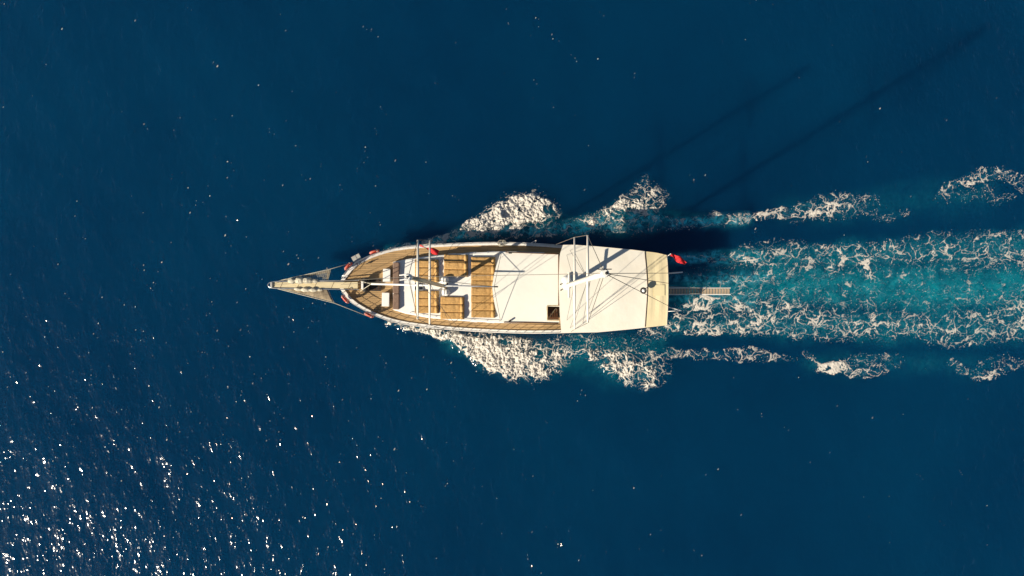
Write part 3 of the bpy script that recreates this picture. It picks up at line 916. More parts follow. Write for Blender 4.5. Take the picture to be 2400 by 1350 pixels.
# stairs seen through the opening
stt = MB()
for k in range(5):
    c = P(1286 + k * 5, 733, 2.45 - k * 0.25)
    MB().box(c, (0.20, 1.05, 0.05), 0, bev=0.01).build('stair_tread', M_DKWOOD, boat)
MB().tube([P(1284, 748, 2.9), P(1303, 722, 2.7)], 0.03, 6).build('hand_rail', M_SPAR, boat)
MB().tube([P(1303, 722, 2.7), P(1304, 735, 1.3)], 0.03, 6).build('hand_rail', M_SPAR, boat)
# small lamps at the edges of the middle roof
for (x, y, rz) in ((1196, 592.5, 0), (1195, 752, R(35))):
    sl = MB().box(P(x, y, MR_Z + 0.16), (0.24, 0.12, 0.14), rz, bev=0.02)
    sl.tube([P(x, y, MR_Z + 0.02), P(x, y, MR_Z + 0.14)], 0.03, 6)
    sl.build('side_lamp', M_DARK, boat)

# ---- aft canopy, its beige stern strip
CZ = 4.0
CF_Y = [574, 596, 640, 671, 732, 765, 780]
CF_X = [1320, 1312, 1310, 1309.5, 1312, 1314.5, 1316]
CA_Y = [580, 598, 620, 650, 672, 700, 735, 763, 780]
SEAM = [1511, 1511.5, 1514, 1516.5, 1517.5, 1516.5, 1514, 1512, 1511]
AFT = [1561, 1563, 1564.5, 1566, 1566, 1566, 1564.5, 1562.5, 1561]
UX, UY = [1310, 1320, 1345, 1400, 1480, 1540, 1566], [575.5, 574, 573.5, 577.5, 585, 592.5, 598.5]
LX, LY = [1310, 1400, 1480, 1566], [780.5, 779, 771.5, 762]
def canopy(x_from, x_to, nu, nv, name, m, th, dz):
    g = []
    for i in range(nu + 1):
        row = []
        for j in range(nv + 1):
            v = j / nv
            ya = lerp(575, 780, v) if x_from is CF_X else lerp(590, 766, v)
            xa = ip(ya, CF_Y if x_from is CF_X else CA_Y, x_from); xb = ip(lerp(590, 766, v), CA_Y, x_to)
            x = lerp(xa, xb, i / nu)
            y = lerp(ip(x, UX, UY), ip(x, LX, LY), v)
            z = CZ + dz + 0.16 * (1 - (2 * v - 1) ** 2) + 0.02 * math.sin(i / nu * math.pi * 4) * math.sin(math.pi * v)
            row.append(P(x, y, z))
        g.append(row)
    return MB().slab(g, th).build(name, m, boat, smooth=False)
can = canopy(CF_X, SEAM, 28, 24, 'canopy', M_CANVAS, 0.07, 0.0)
sta = canopy(SEAM, AFT, 10, 24, 'stern_awning', M_BEIGE, 0.05, -0.03)
edge_tube('seam', [P(ip(y, CA_Y, SEAM), y, CZ + 0.02 + 0.16 * (1 - (2 * (y - 590) / 176 - 1) ** 2)) for y in np.linspace(590, 766, 16)], 0.018, M_DKWOOD, can)
edge_tube('edge_rope', [P(ip(y, CA_Y, AFT), y, CZ - 0.03 + 0.16 * (1 - (2 * (y - 598) / 165 - 1) ** 2)) for y in np.linspace(599, 762, 16)], 0.03, M_LROPE, sta)
pa, pb = P(1532, 668, CZ + 0.16), P(1558, 693, CZ + 0.16)
g = [[Vector((lerp(pa.x, pb.x, i / 5), lerp(pa.y, pb.y, j / 5), CZ - 0.03 + 0.16 * (1 - (2 * (lerp(668, 693, j / 5) - 590) / 176 - 1) ** 2) + 0.03)) for j in range(6)] for i in range(6)]
MB().slab(g, 0.01).build('cloth_patch', M_BEIGE2, sta)
for px in (1325, 1400, 1480, 1552):
    for e in (0, 1):
        x, y = px, (ip(px, UX, UY) + 6 if e == 0 else ip(px, LX, LY) - 6)
        t = P(x, y, CZ - 0.05)
        MB().tube([t, Vector((t.x, t.y, deck_z(px)))], 0.035, 8).build('awning_post', M_STEEL, boat, smooth=True)

# ---- guard rails with stanchions
stan_me = None
def guard(fn, x_from, x_to, n):
    global stan_me
    tops = []
    # even spacing by arc
    pxs = np.linspace(x_from, x_to, 400); L = [0]
    for a, b_ in zip(pxs[:-1], pxs[1:]): L.append(L[-1] + (fn(a) - fn(b_)).length)
    sel = np.interp(np.linspace(0, L[-1], n), L, pxs)
    for px in sel:
        p = fn(px); c = (gunU(px) + gunL(px)) / 2
        base = inner(p, c, 0.07) + Vector((0, 0, 0.05))
        if stan_me is None:
            o = MB().tube([base, base + Vector((0, 0, 0.62))], 0.022, 6).add([], []).build('stanchion', M_STEEL, boat)
            for v in o.data.vertices: v.co -= (base - ORG[boat.name])
            o.location = base - ORG[boat.name]
            stan_me = o.data
        else:
            o = bpy.data.objects.new('stanchion', stan_me); col.objects.link(o); o.parent = boat
            o.location = base - ORG[boat.name]
        tops.append(base)
    fine = []
    for px in np.linspace(x_from, x_to, 60):
        p = fn(px); c = (gunU(px) + gunL(px)) / 2
        fine.append(inner(p, c, 0.07) + Vector((0, 0, 0.05)))
    for h, r_ in ((0.62, 0.020), (0.32, 0.010)):
        MB().tube([p + Vector((0, 0, h)) for p in fine], r_, 6).build('guard_rail', M_STEEL, boat, smooth=True)
guard(gunU, 806, 1312, 26)
guard(gunL, 806, 1312, 26)

# ---- bowsprit platform, rails, nets
SPZ = 2.55
mb = MB()
a0, a1 = P(636, 667, SPZ + 0.25), P(850, 668, SPZ)
def sp(px, py): return P(px, py, SPZ + 0.25 * (850 - px) / 214)
cs = [(636, 661.5, 673.5), (700, 661.3, 674), (800, 661, 676), (838, 661, 676.5)]
g = [[sp(x, lerp(u, l, t)) for t in (0, 0.33, 0.67, 1)] for x, u, l in cs]
spr = MB().slab(g, 0.16).build('bowsprit', M_PLANK, boat)
rail = []
for x, y in ((842, 657), (760, 658), (690, 658.5), (650, 659.5), (638, 660.5), (630, 664), (628, 668), (630, 672), (638, 675), (650, 676), (690, 676.5), (760, 677.5), (842, 679)):
    rail.append(sp(x, y) + Vector((0, 0, 0.05)))
MB().tube(rail, 0.03, 8).build('pulpit_rail', M_STEEL, boat, smooth=True)
for x in (660, 700, 740, 780, 820):
    MB().tube([sp(x - 4, 676), sp(x + 4, 659)], 0.015, 5).build('sprit_band', M_DKWOOD, spr)
MB().box(sp(637, 667.5) + Vector((0, 0, .05)), (0.16, 0.42, 0.12), 0, bev=0.03).build('sprit_cap', M_GREY, spr)
# net stays from the tip to the hull
st_u = [sp(650, 659), sp(776, 630), P(826, 615.5, 2.4)]
st_l = [sp(650, 676.5), sp(784, 710.5), P(868, 743.5, 2.35)]
for s_ in (st_u, st_l):
    MB().tube(s_, 0.022, 6).build('whisker_stay', M_LROPE, boat, smooth=True)
# the net on the shaded side: open cords; on the sunlit side: dense, with canvas
def net(name, A, B, C, n, r, m):
    """triangle with tip A, outer corner B, inner corner C"""
    nb = MB()
    for i in range(1, n + 1):
        t = i / n
        p, q = A.lerp(B, t), A.lerp(C, t)
        nb.tube([p, (p + q) / 2 - Vector((0, 0, 0.05 * t)), q], r, 4, cap=False)
    m_ = max(3, n // 3)
    for j in range(m_ + 1):
        q = B.lerp(C, j / m_)
        nb.tube([A, (A + q) / 2 - Vector((0, 0, 0.03)), q], r, 4, cap=False)
    return nb.build(name, m, boat)
net('bowsprit_net', sp(655, 659), sp(775, 632), sp(768, 659.5), 26, 0.011, M_LROPE)
net('bowsprit_net', sp(660, 677), sp(783, 709), sp(768, 677.5), 26, 0.011, M_LROPE)
# canvas bands sewn to the nets
def sheet(name, corners, nu, nv, m, parent, wob=0.05, th=0.012, seed=1):
    A, B, C, D = [Vector(c) for c in corners]
    g = []
    for i in range(nu + 1):
        row = []
        for j in range(nv + 1):
            u, v = i / nu, j / nv
            p = A.lerp(B, u).lerp(D.lerp(C, u), v)
            k = float(fbm(np.array(p.x * 2.2), np.array(p.y * 2.2), seed, 3))
            row.append(p + Vector((0, 0, wob * k + 0.0)))
        g.append(row)
    return MB().slab(g, th).build(name, m, parent, smooth=True)
dn = Vector((0, 0, -0.07))
up = Vector((0, 0, 0.05))
sheet('net_canvas', (sp(668, 678) + up, sp(781, 707.5) + up, sp(767, 679) + up, sp(690, 677.5) + up), 26, 10, M_NET, boat, 0.10, seed=5)
sheet('net_canvas', (sp(715, 646) + dn, sp(774, 632.5) + dn, sp(772, 637) + dn, sp(722, 648.5) + dn), 12, 4, M_NET, boat, 0.06, seed=6)
sheet('net_canvas', (sp(766, 634.5) + dn, sp(774.5, 632.5) + dn, sp(768, 657) + dn, sp(764.5, 655) + dn), 4, 10, M_NET, boat, 0.06, seed=7)

# furled jib lying along the bowsprit
def bundle(pts, rad, seed, nseg=40, seg=12):
    pts = [Vector(p) for p in pts]
    ln = [0]
    for a, b_ in zip(pts[:-1], pts[1:]): ln.append(ln[-1] + (b_ - a).length)
    b = MB(); ring_p, ring_r = [], []
    out_v, out_f = [], []
    for i in range(nseg + 1):
        s_ = ln[-1] * i / nseg
        k = min(np.searchsorted(ln, s_, side='right') - 1, len(pts) - 2)
        p = pts[k].lerp(pts[k + 1], (s_ - ln[k]) / max(1e-6, ln[k + 1] - ln[k]))
        rr = rad * (0.5 + 0.75 * abs(math.sin(i / nseg * math.pi * 3.5 + 0.4)) ** 0.7) * (math.sin(math.pi * (0.04 + 0.92 * i / nseg)) ** 0.4)
        for j in range(seg):
            an = 2 * math.pi * j / seg
            w = 1 + 0.42 * float(perlin(np.array(s_ * 4.0), np.array(j * 0.9), seed))
            out_v.append((p.x, p.y + math.cos(an) * rr * w, p.z + math.sin(an) * rr * w * 0.8))
    for i in range(nseg):
        for j in range(seg):
            j2 = (j + 1) % seg
            out_f.append((i * seg + j, i * seg + j2, (i + 1) * seg + j2, (i + 1) * seg + j))
    out_f += [tuple(reversed(range(seg))), tuple(range(nseg * seg, (nseg + 1) * seg))]
    return b.add(out_v, out_f)
jib = empty('furled_jib', sp(715, 660))
tag(jib, 'lumpy cream furled jib stowed along the bowsprit', 'sail')
bundle([sp(676, 659) + Vector((0, 0, .12)), sp(710, 657) + Vector((0, 0, .18)), sp(746, 658.5) + Vector((0, 0, .12))], 0.20, 3).build('sail_roll', M_SAIL, jib, smooth=True)
bundle([sp(690, 677) + Vector((0, 0, .05)), sp(725, 680) + Vector((0, 0, .08)), sp(757, 679) + Vector((0, 0, .05))], 0.13, 9).build('sail_roll', M_SAIL, jib, smooth=True)
for x in (690, 703, 717, 731):
    MB().torus(sp(x, 658) + Vector((0, 0, .15)), 0.19, 0.012, (1, 0, 0), 16, 5).build('sail_tie', M_ROPE, jib)

# windlass and bitts at the heel of the bowsprit
zb = deck_z(845)
wl = MB()
wl.box(P(851, 668, zb + 0.28), (0.16, 0.62, 0.56), 0, bev=0.03)
wl.build('bitts', M_WHITE, boat)
wd = MB().tube([P(857, 652, zb + 0.32), P(857, 684, zb + 0.32)], 0.12, 12)
wd.tube([P(857, 652, zb + 0.32), P(857, 656, zb + 0.32)], 0.20, 14).tube([P(857, 680, zb + 0.32), P(857, 684, zb + 0.32)], 0.20, 14)
wd.box(P(857, 657, zb + 0.15), (0.35, 0.10, 0.30)).box(P(857, 679, zb + 0.15), (0.35, 0.10, 0.30))
wd.box(P(855, 655, zb + 0.5), (0.5, 0.14, 0.12), R(25), bev=0.02)
wd.build('windlass', M_DARK, boat)
# cleats
for x, y in ((866, 615.5), (884, 727)):
    z = deck_z(x)
    c = MB().box(P(x, y, z + 0.17), (0.5, 0.06, 0.05), R(20 if y < 660 else -25), bev=0.015)
    c.box(P(x - 2, y, z + 0.09), (0.06, 0.06, 0.18)).box(P(x + 2, y, z + 0.09), (0.06, 0.06, 0.18))
    c.build('cleat', M_DARK, boat)
# grey folded platform hanging outside the bow rail
pl = MB()
c = P(836, 606, 2.55)
pl.box(c, (0.62, 0.54, 0.04), R(28), bev=0.01)
plat = pl.build('boarding_platform', M_GREY, boat)
MB().box(c + Vector((0, 0, .025)), (0.03, 0.54, 0.03), R(28)).build('platform_rib', M_STEEL, plat)
for dx in (-4, 4):
    MB().tube([P(838 + dx, 612 - dx * 0.4, 2.5), P(843 + dx, 619 - dx * 0.5, 2.35)], 0.025, 6).build('bracket', M_DARK, plat)
# boarding ladder bracket outside the shaded rail
lb = MB().tube([P(1244, 570, 1.75), P(1257, 563, 2.2), P(1251, 577, 1.75)], 0.028, 6).build('ladder_bracket', M_WHITE, boat)

# ---- masts
def mast(bx, by, zb, base_px, zt, r0, r1, m, cap_m, tall_cap, spreaders, name='mast'):
    p = P(*base_px, zb)
    ms = MB().tube([(p.x, p.y, zb - 0.6)] + [(p.x, p.y, lerp(zb, zt, t)) for t in (0, .35, .7, 1)], [r0, r0, r0 * .95, lerp(r0, r1, .6), r1], 14).build(name, m, boat, smooth=True)
    MB().lathe((p.x, p.y, zt - 0.55), [(r1 + .03, 0), (r1 + .05, .1), (r1 + .05, .45), (r1, .6)], 12).build('mast_cap', cap_m, ms)
    MB().lathe((p.x, p.y, zb - 0.01), [(r0 + .12, 0), (r0 + .12, .08), (r0 + .04, .12), (r0 + .02, .3)], 16).build('mast_collar', cap_m, ms)
    tips = []
    for z, hl in spreaders:
        s_ = MB()
        s_.tube([(p.x, p.y + hl, z), (p.x, p.y + r0, z + 0.02), (p.x, p.y - r0, z + 0.02), (p.x, p.y - hl, z)], [0.05, 0.075, 0.075, 0.05], 10)
        s_.build('spreader', M_SPARW, ms, smooth=True)
        tips.append(((p.x, p.y + hl, z), (p.x, p.y - hl, z)))
    return p, ms, tips
def rope(name, pts, r=0.014, m=M_ROPE, parent=boat): return MB().tube(pts, r, 5).build(name, m, parent)

fp, fms, ft = mast(0, 0, ROOF_Z, (1045, 672), 20.3, 0.135, 0.11, M_SPAR, M_WHITE, 1, [(11.9, 2.49), (17.0, 2.03)])
mp_, mms, mt = mast(0, 0, CZ + 0.16, (1328, 670), 24.0, 0.16, 0.13, M_SPARW, M_WHITE, 1, [(10.2, 2.82), (17.5, 2.22)])
fh, mh = Vector((fp.x, fp.y, 20.2)), Vector((mp_.x, mp_.y, 23.8))
# fittings at the fore mast head
MB().box(fh + Vector((-0.25, 0.12, -0.25)), (0.42, 0.07, 0.08), R(8), bev=0.02).build('masthead_crane', M_WHITE, fms)
MB().box(fh + Vector((-0.2, -0.12, 0.15)), (0.36, 0.06, 0.07), R(8), bev=0.02).build('masthead_crane', M_WHITE, fms)
MB().lathe(fh + Vector((0, 0, 0.1)), [(0.05, 0), (0.05, .25), (0.02, .3)], 8).build('masthead_lamp', M_DARK, fms)
MB().tube([mh + Vector((-0.35, .16, .3)), mh + Vector((.25, .16, .3))], 0.02, 6).build('wind_vane', M_DARK, mms)
MB().lathe(mh + Vector((0.05, 0, 0.15)), [(0.06, 0), (0.07, .12), (0.03, .2)], 10).build('masthead_lamp', M_DARK, mms)
MB().tube([mh + Vector((0.1, -0.1, 0)), mh + Vector((0.1, -0.1, 1.2))], 0.015, 6).build('antenna', M_DARK, mms)
# crosstree and radar dome low on the main mast
ct = MB().tube([(mp_.x, mp_.y + 0.85, 6.1), (mp_.x, mp_.y - 0.85, 6.1)], 0.075, 8).build('crosstree', M_SPARW, mms)
MB().lathe((mp_.x - 0.05, mp_.y + 0.40, 4.32), [(0.2, 0), (0.30, .06), (0.32, .16), (0.26, .27), (0.1, .31)], 20).build('radar_dome', M_WHITE, mms, smooth=True)
MB().box((mp_.x - 0.05, mp_.y + 0.2, 4.28), (0.25, 0.45, 0.06)).build('radar_bracket', M_WHITE, mms)
for dx, dy in ((-0.42, 0.1), (-0.4, -0.3)):
    MB().lathe((mp_.x + dx, mp_.y + dy, CZ + 0.14), [(0.05, 0), (0.05, .12), (0.02, .16)], 8).build('mast_winch', M_DARK, mms)
MB().tube([(mp_.x + 0.75, mp_.y + 0.35, 7.1), (mp_.x + 0.15, mp_.y + 0.2, 7.0), (mp_.x, mp_.y, 7.0)], [0.05, 0.09, 0.04], 8).build('horn', M_WHITE, mms)
# shrouds: mast head - spreader tips - chain plates
for (tips, head, cpx, fnU) in ((ft, fh, 1040, None), (mt, mh, 1300, None)):
    for e, fn in ((0, gunU), (1, gunL)):
        cp = fn(cpx if e == 0 else cpx + (0 if head is fh else 36)) + Vector((0, 0, 0.06))
        lo, up = Vector(tips[0][e]), Vector(tips[1][e])
        rope('shroud', [head, up, lo, cp], 0.016)
        cp2 = fn(cpx + 22) + Vector((0, 0, 0.06))
        rope('shroud', [Vector((head.x, head.y, lo.z + 0.05)), cp2], 0.012)
        cp3 = fn(cpx + 40) + Vector((0, 0, 0.06))
        rope('shroud', [Vector((head.x, head.y, up.z)), cp3], 0.012)
# stays
rope('forestay', [fh, sp(640, 667)], 0.013)
rope('forestay', [Vector((fp.x, fp.y, 17)), sp(800, 667) + Vector((0, 0, .1))], 0.012)
rope('triatic_stay', [fh, mh], 0.012)
for e in ((1566, 640, 4.08), (1565, 716, 4.1), (1567, 664, 4.14)):
    rope('backstay', [mh, P(*e)], 0.017)
rope('running_line', [mh - Vector((0, 0, 1)), P(1375, 738, CZ + 0.1)], 0.012)
rope('running_line', [mh - Vector((0, 0, 6)), P(1336, 769, CZ + 0.0)], 0.012)
rope('running_line', [mh - Vector((0, 0, 5)), P(1366, 757, CZ + 0.06)], 0.014)
rope('running_line', [Vector((mp_.x, mp_.y, 17.4)), P(1336, 587, CZ + 0.05)], 0.012)
# stay sail boom over the cabin, its bridles and topping lift
BZ = 4.5
bs, be = P(870, 665.5, BZ), P(1158, 672, BZ)
bm_ = MB().tube([bs, bs.lerp(be, .5), be], [0.062, 0.072, 0.04], 10).build('staysail_boom', M_WHITE, boat, smooth=True)
MB().tube([be, be + Vector((0.28, 0, 0))], 0.05, 8).build('boom_end', M_DARK, bm_)
MB().box(bs.lerp(be, 0.62) + Vector((0, 0.11, 0)), (0.08, 0.2, 0.1)).build('gooseneck', M_DARK, bm_)
rope('bridle', [bs, P(846, 659, 2.9)], 0.026, M_LROPE)
rope('bridle', [bs, P(845, 682, 2.6)], 0.026, M_LROPE)
rope('boom_guy', [be, P(1175, 593, MR_Z + 0.05)], 0.017)
rope('boom_guy', [be, P(1173, 752, MR_Z + 0.05)], 0.017)
rope('topping_lift', [be, fh], 0.016)
rope('halyard', [Vector((fp.x - .12, fp.y + .1, 19)), P(975, 736, ROOF_Z + .1)], 0.010)

# stern fittings
for (pts) in ([(1560, 641, 2.3), (1600, 638, 2.4)],):
    MB().tube([P(*p) for p in pts], 0.045, 8).build('stern_davit', M_WHITE, boat, smooth=True)
MB().tube([P(1560, 718, 2.3), P(1597, 728, 2.4)], 0.035, 8).build('stern_davit', M_WHITE, boat, smooth=True)
MB().tube([P(1560, 730, 2.3), P(1597, 728, 2.4)], 0.025, 8).build('davit_brace', M_WHITE, boat, smooth=True)
# gangway out over the wake
GZ = 1.75
gw = MB()
def gp(x, y, z=GZ): return P(x, y, z)
gw.tube([gp(1548, 675), gp(1712, 675)], 0.035, 6).tube([gp(1548, 690), gp(1712, 690)], 0.035, 6)
gang = gw.build('gangway', M_WHITE, boat)
slat_me = None
for k in range(24):
    x = 1552 + k * 6.75
    a, b_ = gp(x, 676, GZ + 0.03), gp(x, 689, GZ + 0.03)
    c = (a + b_) / 2
    if slat_me is None:
        o = MB().box(c, (0.165, (a - b_).length, 0.03), 0, bev=0.006).build('slat', M_GANG, gang)
        for v in o.data.vertices: v.co -= (c - ORG[boat.name])
        slat_me = o.data
    else:
        o = bpy.data.objects.new('slat', slat_me); col.objects.link(o); o.parent = gang
    o.location = c - ORG[boat.name]
for x in (1584, 1606, 1642):
    MB().tube([gp(x, 675), gp(x, 690)], 0.03, 6).build('cross_bar', M_STEEL, gang)
MB().tube([gp(1639, 688), gp(1639, 688, GZ + 1.0)], 0.025, 6).build('gangway_post', M_STEEL, gang)
MB().tube([gp(1639, 675), gp(1639, 675, GZ + 1.0)], 0.025, 6).build('gangway_post', M_STEEL, gang)
rope('gangway_line', [gp(1639, 675, GZ + 1.0), gp(1566, 672, 2.6)], 0.012, M_LROPE, gang)
rope('gangway_line', [gp(1639, 688, GZ + 1.0), gp(1566, 690, 2.6)], 0.012, M_LROPE, gang)
rope('gangway_line', [gp(1712, 690), gp(1724, 702, 0.3)], 0.012, M_LROPE, gang)

# ------------------------------------------------------------------ loose things on the boat
def copy_tree(o, loc, label):
    c = o.copy(); col.objects.link(c); c.location = loc; c['label'] = label
    ORG[c.name] = Vector(loc)
    for ch in o.children:
        k = ch.copy(); col.objects.link(k); k.parent = c
        for ch2 in ch.children:
            k2 = ch2.copy(); col.objects.link(k2); k2.parent = k
    return c

# sun mattresses: a quilted pad with a raised bolster at its aft end, one prototype 1.7 x 0.55 m
def pad_mesh(lx, ly, h, crown, seed):
    nx, ny = 22, 9
    g = []
    for i in range(nx + 1):
        row = []
        for j in range(ny + 1):
            u, v = i / nx * 2 - 1, j / ny * 2 - 1
            ed = (1 - abs(u) ** 12) * (1 - abs(v) ** 9)
            x, y = u * lx / 2, v * ly / 2
            k = float(fbm(np.array(x * 3.0), np.array(y * 3.0), seed, 3))
            row.append(Vector((x * (1 - .012 * abs(v)), y, h * (0.70 + 0.30 * ed ** 0.6) + crown * ed * k)))
        g.append(row)
    return MB().slab(g, h * 0.68)
PL, PWD = 1.72, 0.555
roll = R(-0.85)
ZP = ROOF_Z + 0.045
proto = empty('sun_mattress', (0, 0, 0))
proto['group'] = 'tan sun mattresses on the cabin roof'; proto['category'] = 'mattress'
pad_mesh(PL, PWD - 0.006, 0.18, 0.035, 2).build('pad', M_PAD, proto, smooth=True)
bl = MB()
bl.tube([(PL / 2 - 0.17, -PWD / 2 + 0.02, 0.19), (PL / 2 - 0.165, -PWD / 6, 0.20), (PL / 2 - 0.17, PWD / 6, 0.20), (PL / 2 - 0.17, PWD / 2 - 0.02, 0.19)], [0.10, 0.125, 0.125, 0.10], 12)
bl.build('bolster', M_PAD2, proto, smooth=True)
mats_rows = [
    ('fore row, shaded half', 972, 1028, [607.5, 627, 644, 661], ['nearest the shaded side deck', 'in the middle', 'nearest the skylight'], 'fore row, shaded half'),
    ('fore row, sunlit half', 972, 1028, [681, 698.7, 716.8, 734], ['nearest the skylight', 'in the middle', 'nearest the sunlit side deck'], 'fore row, sunlit half'),
    ('', 1040, 1097, [596.5, 614, 631.5, 648.5], ['nearest the shaded side deck', 'in the middle', 'nearest the white drum'], 'three beside the shaded drum'),
    ('', 1032, 1088, [695.5, 713, 731.6, 748], ['nearest the white drum', 'in the middle', 'nearest the sunlit side deck'], 'three beside the sunlit drum'),
    ('', 1104, 1161, [602, 622, 641.5, 657.5, 674, 692.5, 709, 727.5, 744.5], None, 'row before the awning'),
]
ordn = ['first', 'second', 'third', 'fourth', 'fifth', 'sixth', 'seventh', 'eighth']
first = True
for (_, x0, x1, ys, names, rowname) in mats_rows:
    for k in range(len(ys) - 1):
        yc = (ys[k] + ys[k + 1]) / 2
        a, b_ = P(x0, yc, ZP + .17), P(x1, yc, ZP + .17)
        wdt = (P(x0, ys[k], ZP + .17) - P(x0, ys[k + 1], ZP + .17)).length
        c = (a + b_) / 2; c.z = ZP
        if names: lab = 'tan sun mattress %s, of the %s' % (names[k], rowname)
        else: lab = 'tan sun mattress, %s from the shade in the %s' % (ordn[k], rowname)
        if first:
            o = proto; o.location = c; o['label'] = lab; first = False
        else:
            o = copy_tree(proto, c, lab)
        o.rotation_euler = (0, 0, roll + R(random.uniform(-0.8, 0.8)))
        o.scale = ((b_ - a).length / PL * random.uniform(0.985, 1.01), wdt / PWD, random.uniform(0.92, 1.1))

# taupe bench backrest across the front of the cabin
bb = empty('lounge_backrest', P(928, 670, ROOF_Z))
tag(bb, 'long taupe backrest cushion across the front edge of the cabin roof', 'backrest')
ysb = [614.5, 651.5, 688, 725.5]
for k in range(3):
    a, b_ = P(928, ysb[k], ROOF_Z + .3), P(928, ysb[k + 1], ROOF_Z + .3)
    MB().box(((a.x + b_.x) / 2, (a.y + b_.y) / 2, ROOF_Z + 0.16), (0.45, (a - b_).length - 0.008, 0.32), R(-0.8), bev=0.05).build('back_cushion', M_TAUPE, bb, smooth=False)

# white deck lockers on the fore deck
def locker(x0, y0, x1, y1, label):
    z = deck_z((x0 + x1) / 2)
    h = 0.42
    a, b_ = P(x0, y0, z + h), P(x1, y1, z + h)
    c = (a + b_) / 2
    t = empty('deck_locker', (c.x, c.y, z)); tag(t, label, 'locker', 'white deck lockers on the fore deck')
    MB().box((c.x, c.y, z + 0.18), (b_.x - a.x - 0.05, a.y - b_.y - 0.05, 0.36), R(-1)).build('body', M_WHITE, t)
    MB().box((c.x, c.y, z + 0.39), (b_.x - a.x, a.y - b_.y, 0.055), R(-1), bev=0.02).build('lid', M_WHITE, t)
    MB().box((c.x - (b_.x - a.x) / 2 - 0.012, c.y, z + 0.30), (0.02, 0.12, 0.04), R(-1)).build('latch', M_STEEL, t)
locker(897.5, 630, 914.5, 661, 'white deck locker on the shaded half of the fore deck')
locker(895, 686, 912, 718, 'white deck locker on the sunlit half of the fore deck')

# white drums with straps beside the fore mast
def drum(x, y, label):
    c = P(x, y, ROOF_Z + 0.5); c.z = ROOF_Z + 0.03
    t = empty('covered_drum', c); tag(t, label, 'drum', 'white covered drums beside the fore mast')
    b = MB()
    prof = [(0.27, 0), (0.30, .04), (0.30, .4), (0.27, .5), (0.15, .55), (0.03, .56)]
    b.lathe(c, prof, 20)
    for i, v in enumerate(b.v):
        dx, dy = v[0] - c.x, v[1] - c.y
        k = 1.0 / max(abs(math.cos(math.atan2(dy, dx))), abs(math.sin(math.atan2(dy, dx)))) ** 0.5
        b.v[i] = (c.x + dx * k * 0.92, c.y + dy * k * 0.86, v[2])
    b.build('canvas_cover', M_WHITE, t, smooth=True)
    for d in (-0.09, 0.1):
        s_ = MB().tube([(c.x + d, c.y - .28, c.z + .05), (c.x + d, c.y - .27, c.z + .42), (c.x + d, c.y - .13, c.z + .575), (c.x + d, c.y + .13, c.z + .575), (c.x + d, c.y + .27, c.z + .42), (c.x + d, c.y + .28, c.z + .05)], 0.014, 5)
        s_.build('strap', M_GREY, t)
drum(1042, 657, 'white covered drum on the shaded side of the fore mast foot')
drum(1044, 685, 'white covered drum on the sunlit side of the fore mast foot')

# lifebuoys hung upright on the bow rail
def lifebuoy(px, fn, label, first=None):
    p = fn(px); q0, q1 = fn(px - 5), fn(px + 5)
    t = (q1 - q0); t.z = 0; t.normalize()
    n = Vector((-t.y, t.x, 0))
    c = (gunU(px) + gunL(px)) / 2
    if n.dot(c - p) > 0: n = -n
    pos = p + n * 0.09 + Vector((0, 0, 0.56))
    rz = math.atan2(n.y, n.x)
    if first is None:
        o = empty('lifebuoy', pos); tag(o, label, 'lifebuoy', 'red lifebuoys hung on the bow rail')
        ORG[o.name] = Vector((0, 0, 0))
        MB().torus((0, 0, 0), 0.29, 0.085, (1, 0, 0), 32, 10).build('ring', M_BUOY, o, smooth=True)
        for k in range(4):
            a = math.pi / 4 + k * math.pi / 2
            MB().torus((0, 0.29 * math.cos(a), 0.29 * math.sin(a)), 0.09, 0.012, (0, -math.sin(a), math.cos(a)), 14, 5).build('band', M_WHITE, o, smooth=True)
        MB().torus((0, 0, 0), 0.39, 0.010, (1, 0, 0), 32, 5).build('grab_line', M_LROPE, o)
    else:
        o = copy_tree(first, pos, label)
    o.rotation_euler = (0, 0, rz)
    return o
lb0 = lifebuoy(882, gunU, 'red lifebuoy on the shaded bow rail, farther from the bowsprit')
lifebuoy(823, gunU, 'red lifebuoy on the shaded bow rail by the grey platform, nearer the bowsprit', lb0)
lifebuoy(816, gunL, 'red lifebuoy on the sunlit bow rail, nearer the bowsprit', lb0)
lifebuoy(870, gunL, 'red lifebuoy on the sunlit bow rail, farther from the bowsprit', lb0)

# rope coil on the shaded rail
rc = empty('rope_coil', gunU(1176) + Vector((0, 0, 0.06)))
tag(rc, 'beige rope coiled on the shaded side rail by the awning corner', 'rope')
c = gunU(1176) + Vector((0, -0.05, 0.10))
cm = MB()
for k in range(5):
    cm.torus(c + Vector((random.uniform(-.12, .12), random.uniform(-.03, .03), k * 0.03)), 0.22 + random.uniform(-.03, .05), 0.022, (random.uniform(-.2, .2), 0.35, 1), 20, 5)
cm.tube([c + Vector((-.5, .02, -.02)), c + Vector((-.2, .08, .02)), c + Vector((.3, .06, .03)), c + Vector((.55, -.02, -.02))], 0.02, 5)
cm.build('coil', M_LROPE, rc, smooth=True)

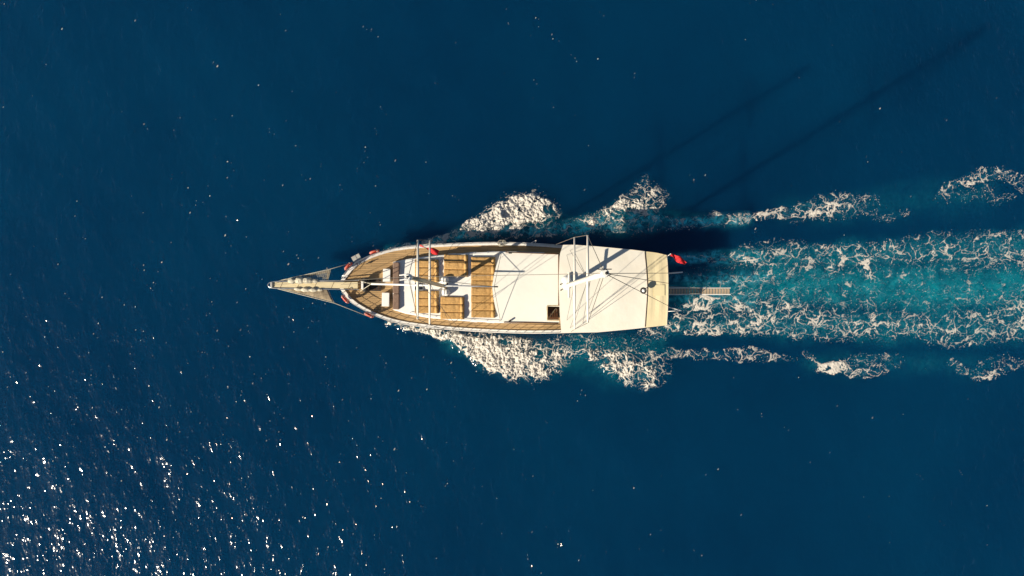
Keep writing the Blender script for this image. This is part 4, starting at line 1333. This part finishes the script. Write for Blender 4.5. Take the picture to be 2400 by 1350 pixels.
# flags
def flag(name, hoist, fly, drop_h, drop_f, label, seed, group=None, twist=0.3):
    hoist, fly = Vector(hoist), Vector(fly)
    g = []
    n, k_ = 20, 8
    d = fly - hoist
    side = Vector((-d.y, d.x, 0)).normalized()
    for i in range(n + 1):
        row = []
        t = i / n
        w = lerp(drop_h, drop_f, t)
        for j in range(k_ + 1):
            v = j / k_ - 0.5
            p = hoist + d * t + side * (v * w * 0.85) + Vector((0, 0, v * w * 0.35))
            p += Vector((0, 0, 0.10 * math.sin(t * 9 + v * 4 + seed))) + side * (0.06 * math.sin(t * 7 + v * 3 + seed))
            row.append(p)
        g.append(row)
    t = empty(name, hoist); tag(t, label, 'flag', group)
    MB().slab(g, 0.006).build('cloth', M_RED, t, smooth=True)
    return t
f1 = flag('courtesy_flag', P(984, 575, 4.4), P(1027, 593, 4.1), 0.10, 0.42, 'red flag streaming from the fore mast rigging above the shaded rail', 1.0)
MB().tube([Vector((fp.x, fp.y + 2.3, 11.9)), P(984, 575, 4.4), gunU(990) + Vector((0, 0, .7))], 0.008, 5).build('flag_halyard', M_LROPE, f1)
f2 = flag('ensign', P(1573, 596, 5.3), P(1607, 618, 4.9), 0.36, 0.34, 'red ensign streaming out behind the stern awning', 2.2)
MB().tube([P(1556, 606, 1.9), P(1572, 595, 5.5)], 0.025, 6).build('flag_staff', M_WHITE, f2)

# round stern lamp on a short pole on the canopy
sl = empty('stern_lamp', P(1508, 681, CZ + 0.16))
tag(sl, 'round black-rimmed lamp on a short pole on the canopy near the seam', 'lamp')
lz = CZ + 0.16
c = P(1508, 681, lz + 0.5)
MB().torus((c.x, c.y, lz + 0.5), 0.17, 0.06, (0.0, 0, 1), 24, 8).build('rim', M_DARK, sl, smooth=True)
MB().lathe((c.x, c.y, lz + 0.46), [(0.15, 0), (0.14, .05), (0.08, .1), (0.02, .12)], 18).build('lens', M_WHITE, sl, smooth=True)
MB().tube([(c.x, c.y, lz - 0.02), (c.x, c.y, lz + 0.47)], 0.03, 8).build('pole', M_DARK, sl)
MB().lathe((c.x, c.y, lz - 0.02), [(0.08, 0), (0.08, .03), (0.04, .05)], 12).build('foot', M_DARK, sl)
